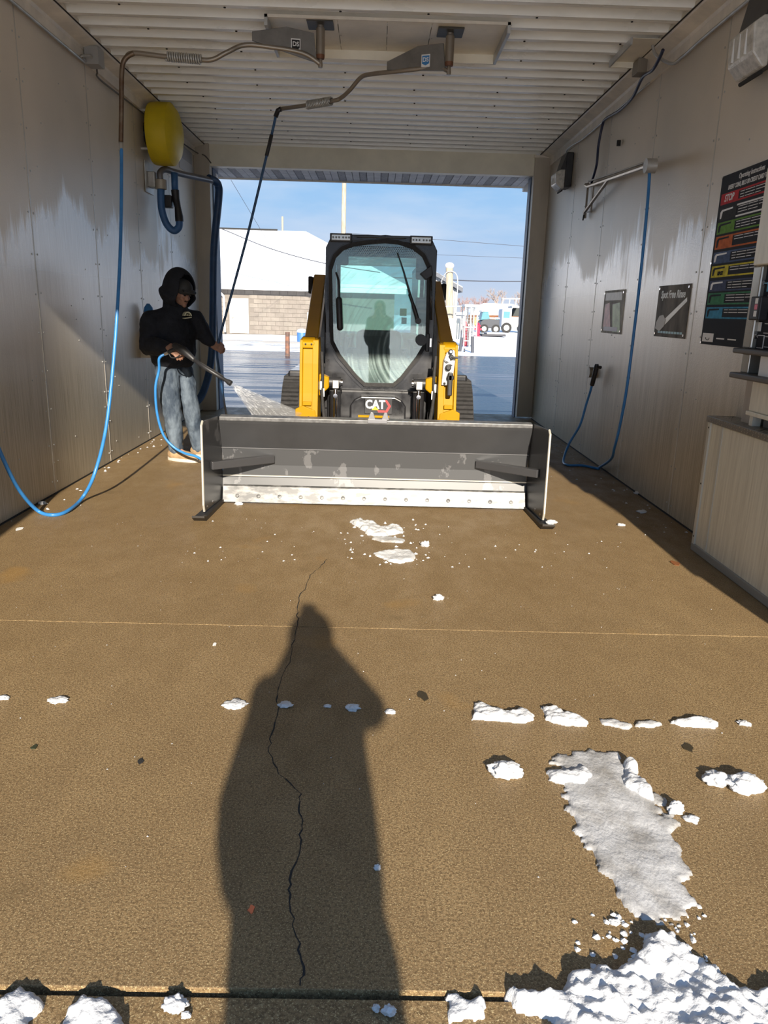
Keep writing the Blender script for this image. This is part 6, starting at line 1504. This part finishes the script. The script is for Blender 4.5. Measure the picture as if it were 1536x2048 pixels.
# ================================================================== SNOW, ICE AND LITTER ON THE FLOOR
def snow_patch(name, px_pts, thick, lab, mat, cat='snow', edge=.06, res=.012, rough=.5, seed=0, group=None, lump=0.0, z0=0.0):
    P_ = [PZ(a, b) for a, b in px_pts]; poly = [(p.x, p.y) for p in P_]
    x0 = min(p[0] for p in poly) - .02; x1 = max(p[0] for p in poly) + .02; y0 = min(p[1] for p in poly) - .02; y1 = max(p[1] for p in poly) + .02
    nx = max(6, int((x1 - x0) / res)); ny = max(6, int((y1 - y0) / res))
    A = np.array(poly); B = np.roll(A, -1, axis=0)
    gx, gy = np.meshgrid(np.linspace(x0, x1, nx + 1), np.linspace(y0, y1, ny + 1))
    pts_ = np.stack([gx.ravel(), gy.ravel()], 1)
    ab = B - A; t_ = np.clip(((pts_[:, None] - A) * ab).sum(2) / np.maximum((ab * ab).sum(1), 1e-12), 0, 1)
    d = np.linalg.norm(pts_[:, None] - (A + t_[..., None] * ab), axis=2).min(1)
    cr_ = ((A[:, 1] > pts_[:, 1:2]) != (B[:, 1] > pts_[:, 1:2])) & (pts_[:, 0:1] < (B[:, 0] - A[:, 0]) * (pts_[:, 1:2] - A[:, 1]) / (B[:, 1] - A[:, 1] + 1e-12) + A[:, 0])
    d = np.where(cr_.sum(1) % 2 == 1, d, -d)
    h_ = []
    for (x, y), dd in zip(pts_, d):
        n1 = noise.noise(Vector((x * 16 + seed, y * 16, seed))); n2 = noise.noise(Vector((x * 48, y * 48 + seed, 2))); n3 = noise.noise(Vector((x * 7, y * 7, seed + 9)))
        dd += edge * rough * (n1 * .8 + n2 * .35)
        if dd <= 0: h_.append(-.012)
        else:
            k = min(1, dd / edge); k = math.sqrt(k * (2 - k))
            n4 = noise.noise(Vector((x * 110, y * 110, seed + 4)))
            h_.append(thick * k * (.6 + .4 * n3 + lump * (.55 * max(-.4, n1) + .35 * n2)) + .004 * lump * n4 + .003)
    h_ = np.array(h_)
    vs = [(float(a[0]), float(a[1]), float(z) + z0) for a, z in zip(pts_, h_)]
    fs = []
    for j in range(ny):
        for i in range(nx):
            q4 = (j * (nx + 1) + i, j * (nx + 1) + i + 1, (j + 1) * (nx + 1) + i + 1, (j + 1) * (nx + 1) + i)
            if any(h_[t] > 0 for t in q4): fs.append(q4)
    us = sorted({t for q4 in fs for t in q4}); mp_ = {t: k for k, t in enumerate(us)}
    c = Vector((sum(p[0] for p in poly) / len(poly), sum(p[1] for p in poly) / len(poly), 0))
    return MB().add([vs[t] for t in us], [tuple(mp_[t] for t in q4) for q4 in fs]).build(name, mat, None, smooth=True, label=lab, cat=cat, group=group, origin=c)
def clump(px, py, wpx, hpx, lab, seed, group='snow clumps on the floor', mat=None, flat=.75):
    """one lump of snow: irregular ball cut flat by the floor"""
    c = PZ(px, py); k = (c - CAMP).length / FPX; r = wpx * k / 2; hh = max(.12 * r, hpx * k * flat * .8)
    bm = bmesh.new(); bmesh.ops.create_icosphere(bm, subdivisions=4, radius=1)
    vs = []
    for v in bm.verts:
        n_ = noise.noise(v.co * 1.6 + Vector((seed, 0, 0))) * .45 + noise.noise(v.co * 4.0 + Vector((0, seed, 0))) * .26 + noise.noise(v.co * 10 + Vector((seed, seed, 0))) * .12
        p = v.co * (1 + n_); vs.append((p.x * r, p.y * r * .75, max(-.003, p.z * hh * .6 + hh * .35)))
    fs = [tuple(v.index for v in f_.verts) for f_ in bm.faces]; bm.free()
    return MB().add([Vector(v) + c for v in vs], fs).build('snow_clump', mat or M_SNOW, None, smooth=True, label=lab, cat='snow', group=group, origin=(c.x, c.y, 0))
snow_patch('ice_sheet', [(1108,1503),(1160,1508),(1205,1500),(1250,1522),(1262,1545),(1290,1575),(1318,1600),(1345,1655),(1362,1700),(1370,1755),(1390,1805),(1385,1840),(1355,1852),(1320,1848),(1290,1835),(1262,1822),(1240,1795),(1205,1760),(1180,1735),(1172,1690),(1150,1660),(1140,1645),(1150,1615),(1120,1592),(1125,1575),(1100,1562),(1095,1545),(1120,1525)], .012, 'large grey sheet of packed ice on the right of the floor', M_SLUSH, 'ice', .05, .008, 1.1, 3, lump=.35)
snow_patch('snow_ridge', [(1095,1545),(1130,1545),(1175,1542),(1185,1560),(1170,1575),(1130,1572),(1100,1562)], .03, 'lumpy white snow ridge on the upper left of the ice sheet', M_SNOW, 'snow', .025, .006, .7, 5, lump=.6)
snow_patch('snow_ridge', [(1250,1530),(1272,1535),(1275,1555),(1300,1580),(1310,1605),(1285,1598),(1240,1580),(1245,1555)], .045, 'lumpy white snow ridge on the upper right of the ice sheet', M_SNOW, 'snow', .025, .006, .7, 7, lump=.6)
snow_patch('snow_pile', [(1015,1985),(1060,1985),(1080,2000),(1120,1985),(1140,1960),(1180,1950),(1195,1930),(1220,1945),(1270,1920),(1290,1890),(1310,1880),(1345,1875),(1365,1900),(1400,1925),(1430,1945),(1460,1965),(1500,1970),(1560,1975),(1600,2100),(1560,2140),(1100,2140),(1110,2060),(1090,2035),(1030,2020)], .042, 'broken white snow pile filling the lower right corner', M_SNOW, 'snow', 0.03, .006, .9, 11, lump=.9, z0=-.004)
snow_patch('snow_pile', [(890,1985),(915,1978),(935,2000),(960,2010),(965,2030),(925,2045),(900,2040),(888,2010)], .03, 'small snow heap straddling the front joint left of the corner pile', M_SNOW, 'snow', .03, .006, .8, 13, lump=.7)
snow_patch('snow_pile', [(10,2000),(40,1985),(75,1990),(78,2015),(55,2040),(60,2080),(-30,2080),(-30,2025)], .03, 'snow heap at the lower left corner of the floor', M_SNOW, 'snow', .03, .006, .8, 17, lump=.7)
snow_patch('snow_pile', [(130,2020),(165,2000),(190,2010),(205,1995),(230,2010),(245,2035),(255,2080),(110,2080)], .03, 'snow heap right of the lower left corner heap', M_SNOW, 'snow', .03, .006, .8, 19, lump=.7)
line = [((945,1410),(960,1405),(985,1420),(1020,1428),(1040,1420),(1070,1432),(1070,1442),(1030,1445),(985,1442),(945,1440)), ((1085,1418),(1115,1420),(1140,1432),(1180,1445),(1175,1454),(1130,1452),(1090,1440)), ((1198,1440),(1225,1440),(1262,1452),(1255,1458),(1205,1452)), ((1275,1445),(1300,1442),(1325,1450),(1300,1455),(1272,1453)), ((1340,1447),(1380,1440),(1410,1440),(1440,1452),(1430,1457),(1370,1456))]
nm = ['longest white slush strip right of the long shadow', 'second slush strip from the long shadow, thick and white', 'thin grey slush strip in the middle of the line', 'short low slush strip between two longer ones', 'rightmost long slush strip before the floor edge']
for i, (l, n_) in enumerate(zip(line, nm)):
    snow_patch('slush_strip', l, .032 if i in (0, 1, 4) else .014, n_, M_SNOW if i in (0, 1, 4) else M_SLUSH, 'snow', .022, .006, .7, 30 + i, 'slush line across the floor', lump=.6)
snow_patch('snow_slab', [(700,1045),(722,1041),(745,1048),(760,1055),(800,1055),(808,1064),(790,1070),(760,1075),(738,1070),(725,1060)], .04, 'white snow slab in front of the blade, farther of two', M_SNOW, 'snow', .04, .010, .7, 41, lump=.6)
snow_patch('snow_slab', [(742,1078),(775,1073),(812,1080),(805,1086),(760,1084)], .018, 'thin grey slush band just below the farther snow slab', M_SLUSH, 'snow', .03, .010, .7, 42, lump=.5)
snow_patch('snow_slab', [(745,1106),(775,1103),(815,1100),(832,1108),(828,1122),(800,1128),(770,1120)], .022, 'white snow slab in front of the blade, nearer of two', M_SNOW, 'snow', .04, .010, .6, 43, lump=.5)
M_FROST = pmat('wet_frost', (.62, .58, .50), .35, 0, var=.3, vscale=40)
cl = [(851, 1092, 18, 18, 'snow lump beside the two slabs before the blade'), (877, 1199, 19, 17, 'lone snow lump left of centre between slabs and floor joint'),
      (1010, 1548, 52, 40, 'oblong snow lump left of the ice sheet'), (1433, 1563, 46, 30, 'snow lump left of a twin near the right floor edge'), (1487, 1578, 58, 44, 'largest snow lump near the right floor edge'),
      (1350, 1624, 28, 32, 'snow lump against the right side of the ice sheet'), (1382, 1640, 26, 10, 'sliver of snow right of the ice sheet'),
      (706, 1418, 26, 16, 'snow lump inside the long shadow'), (570, 1411, 28, 9, 'flat snow bit beside the floor crack'), (118, 1402, 32, 10, 'flat snow bit at the far left of the floor'),
      (6, 1397, 20, 8, 'snow bit cut by the left edge of the photo'), (755, 1738, 12, 16, 'tiny snow lump on the right side of the long shadow'), (350, 2014, 38, 26, 'round snow lump below the front joint on the left'),
      (372, 2032, 16, 10, 'small snow lump beside the round one below the joint'), (778, 2026, 22, 26, 'snow lump below the front joint in the shadow'), (752, 2020, 13, 18, 'small lump left of the one in the shadow below the joint'),
      (1229, 1846, 18, 10, 'small snow bit below left of the ice sheet'), (1149, 1845, 9, 6, 'tiny snow bit far left below the ice sheet'), (1315, 1890, 46, 26, 'grey slush lump between ice sheet and corner pile'), (1365, 1905, 26, 28, 'slush lump right of the grey one above the corner pile'),
      (1488, 1448, 22, 8, 'flat snow bit ending the slush line'), (780, 1425, 20, 9, 'snow bit on the edge of the long shadow'), (655, 1413, 14, 6, 'small snow bit in the shadow left of the lump'),
      (1242, 1051, 14, 7, 'snow bit right of the blade on the sunny floor'), (1283, 1025, 18, 8, 'snow bit in the shade by the right wall'), (1275, 988, 14, 8, 'snow bit at the foot of the right wall'),
      (85, 1008, 16, 8, 'snow bit at the foot of the left wall'), (472, 974, 14, 9, 'snow bit inside the blade by its left plate'), (1098, 1042, 20, 12, 'snow lump on the right wear shoe'), (470, 1410, 44, 8, 'flat slush smear left of the long shadow')]
for i, (a, b, c, d_, lab) in enumerate(cl):
    o_ = clump(a, b, c, d_, lab, i * 3.7)
    if 'inside the blade' in lab: o_.location = (-1.05, 5.70, .002)
    if 'wear shoe' in lab: o_.location = (1.30, 5.24, .036)
# loose crumbs
mb = MB(); rr = random.Random(11)
def crumb(c, r):
    vs = [c + Vector((rr.uniform(.6, 1.2) * r * math.cos(a), rr.uniform(.6, 1.2) * r * math.sin(a), rr.uniform(0, .2) * r)) for a in (0, 1.05, 2.1, 3.14, 4.2, 5.2)] + [c + Vector((0, 0, r * rr.uniform(.6, 1.1)))]
    mb.add(vs, [(i, (i + 1) % 6, 6) for i in range(6)])
for _ in range(60): crumb(Vector((rr.uniform(-1.2, 1.6), rr.uniform(4.3, 5.3), .001)), rr.uniform(.003, .009))
for _ in range(45): crumb(Vector((XR - abs(rr.gauss(0, .18)) - .02, rr.uniform(4.9, 9.5), .001)), rr.uniform(.004, .016))
for _ in range(28): crumb(Vector((XL + abs(rr.gauss(0, .12)) + .02, rr.uniform(4.8, 9.0), .001)), rr.uniform(.005, .018))
for _ in range(150): crumb(Vector((rr.uniform(-1.8, 1.9), rr.uniform(1.5, 5.2), .001)), rr.uniform(.0012, .0035))
for _ in range(70):
    p = PZ(rr.uniform(1150, 1420), rr.uniform(1830, 1960)); crumb(p, rr.uniform(.004, .012))
for _ in range(50):
    p = PZ(rr.uniform(680, 860), rr.uniform(1040, 1130)); crumb(p, rr.uniform(.004, .016))
mb.build('snow_crumbs', M_SNOW, None, kind='stuff', label='loose snow crumbs scattered over the wet floor', cat='snow')
# litter
def flake(px, py, w_, mat, lab, name, cat, seed):
    c = PZ(px, py); k = (c - CAMP).length / FPX; r = w_ * k / 2; rq = random.Random(seed)
    pts_ = [(c.x + r * rq.uniform(.5, 1.1) * math.cos(a * .7), c.y + r * 1.6 * rq.uniform(.5, 1.1) * math.sin(a * .7)) for a in range(9)]
    MB().prism(pts_, 'z', .0008, .004).build(name, mat, None, label=lab, cat=cat, origin=(c.x, c.y, 0))
flake(503, 1820, 14, pmat('orange_flake', (.80, .20, .08), .6), 'small orange paint flake inside the long shadow', 'paint_flake', 'litter', 1)
flake(281, 1523, 12, M_DARK, 'black leaf scrap left of the long shadow', 'leaf_scrap', 'leaf', 2)
flake(69, 1495, 12, pmat('dark_leaf', (.03, .035, .015), .7), 'dark green leaf scrap near the left floor edge', 'leaf_scrap', 'leaf', 3)
flake(846, 1392, 26, pmat('oil_spot', (.045, .035, .02), .4), 'dark wet spot right of the long shadow', 'oil_spot', 'stain', 4)
flake(1377, 1497, 20, MATS['oil_spot'], 'dark spot on the right above the ice sheet', 'oil_spot', 'stain', 5)
flake(1350, 1127, 20, pmat('brown_leaf', (.20, .07, .02), .7), 'dead brown leaf on the sunny floor near the counter', 'dead_leaf', 'leaf', 6)
flake(429, 1289, 10, M_WHITE, 'white cigarette end left of the shadow head', 'cigarette_end', 'litter', 7)
flake(40, 1058, 16, M_WHITE, 'scrap of white paper by the left wall', 'paper_scrap', 'litter', 8)
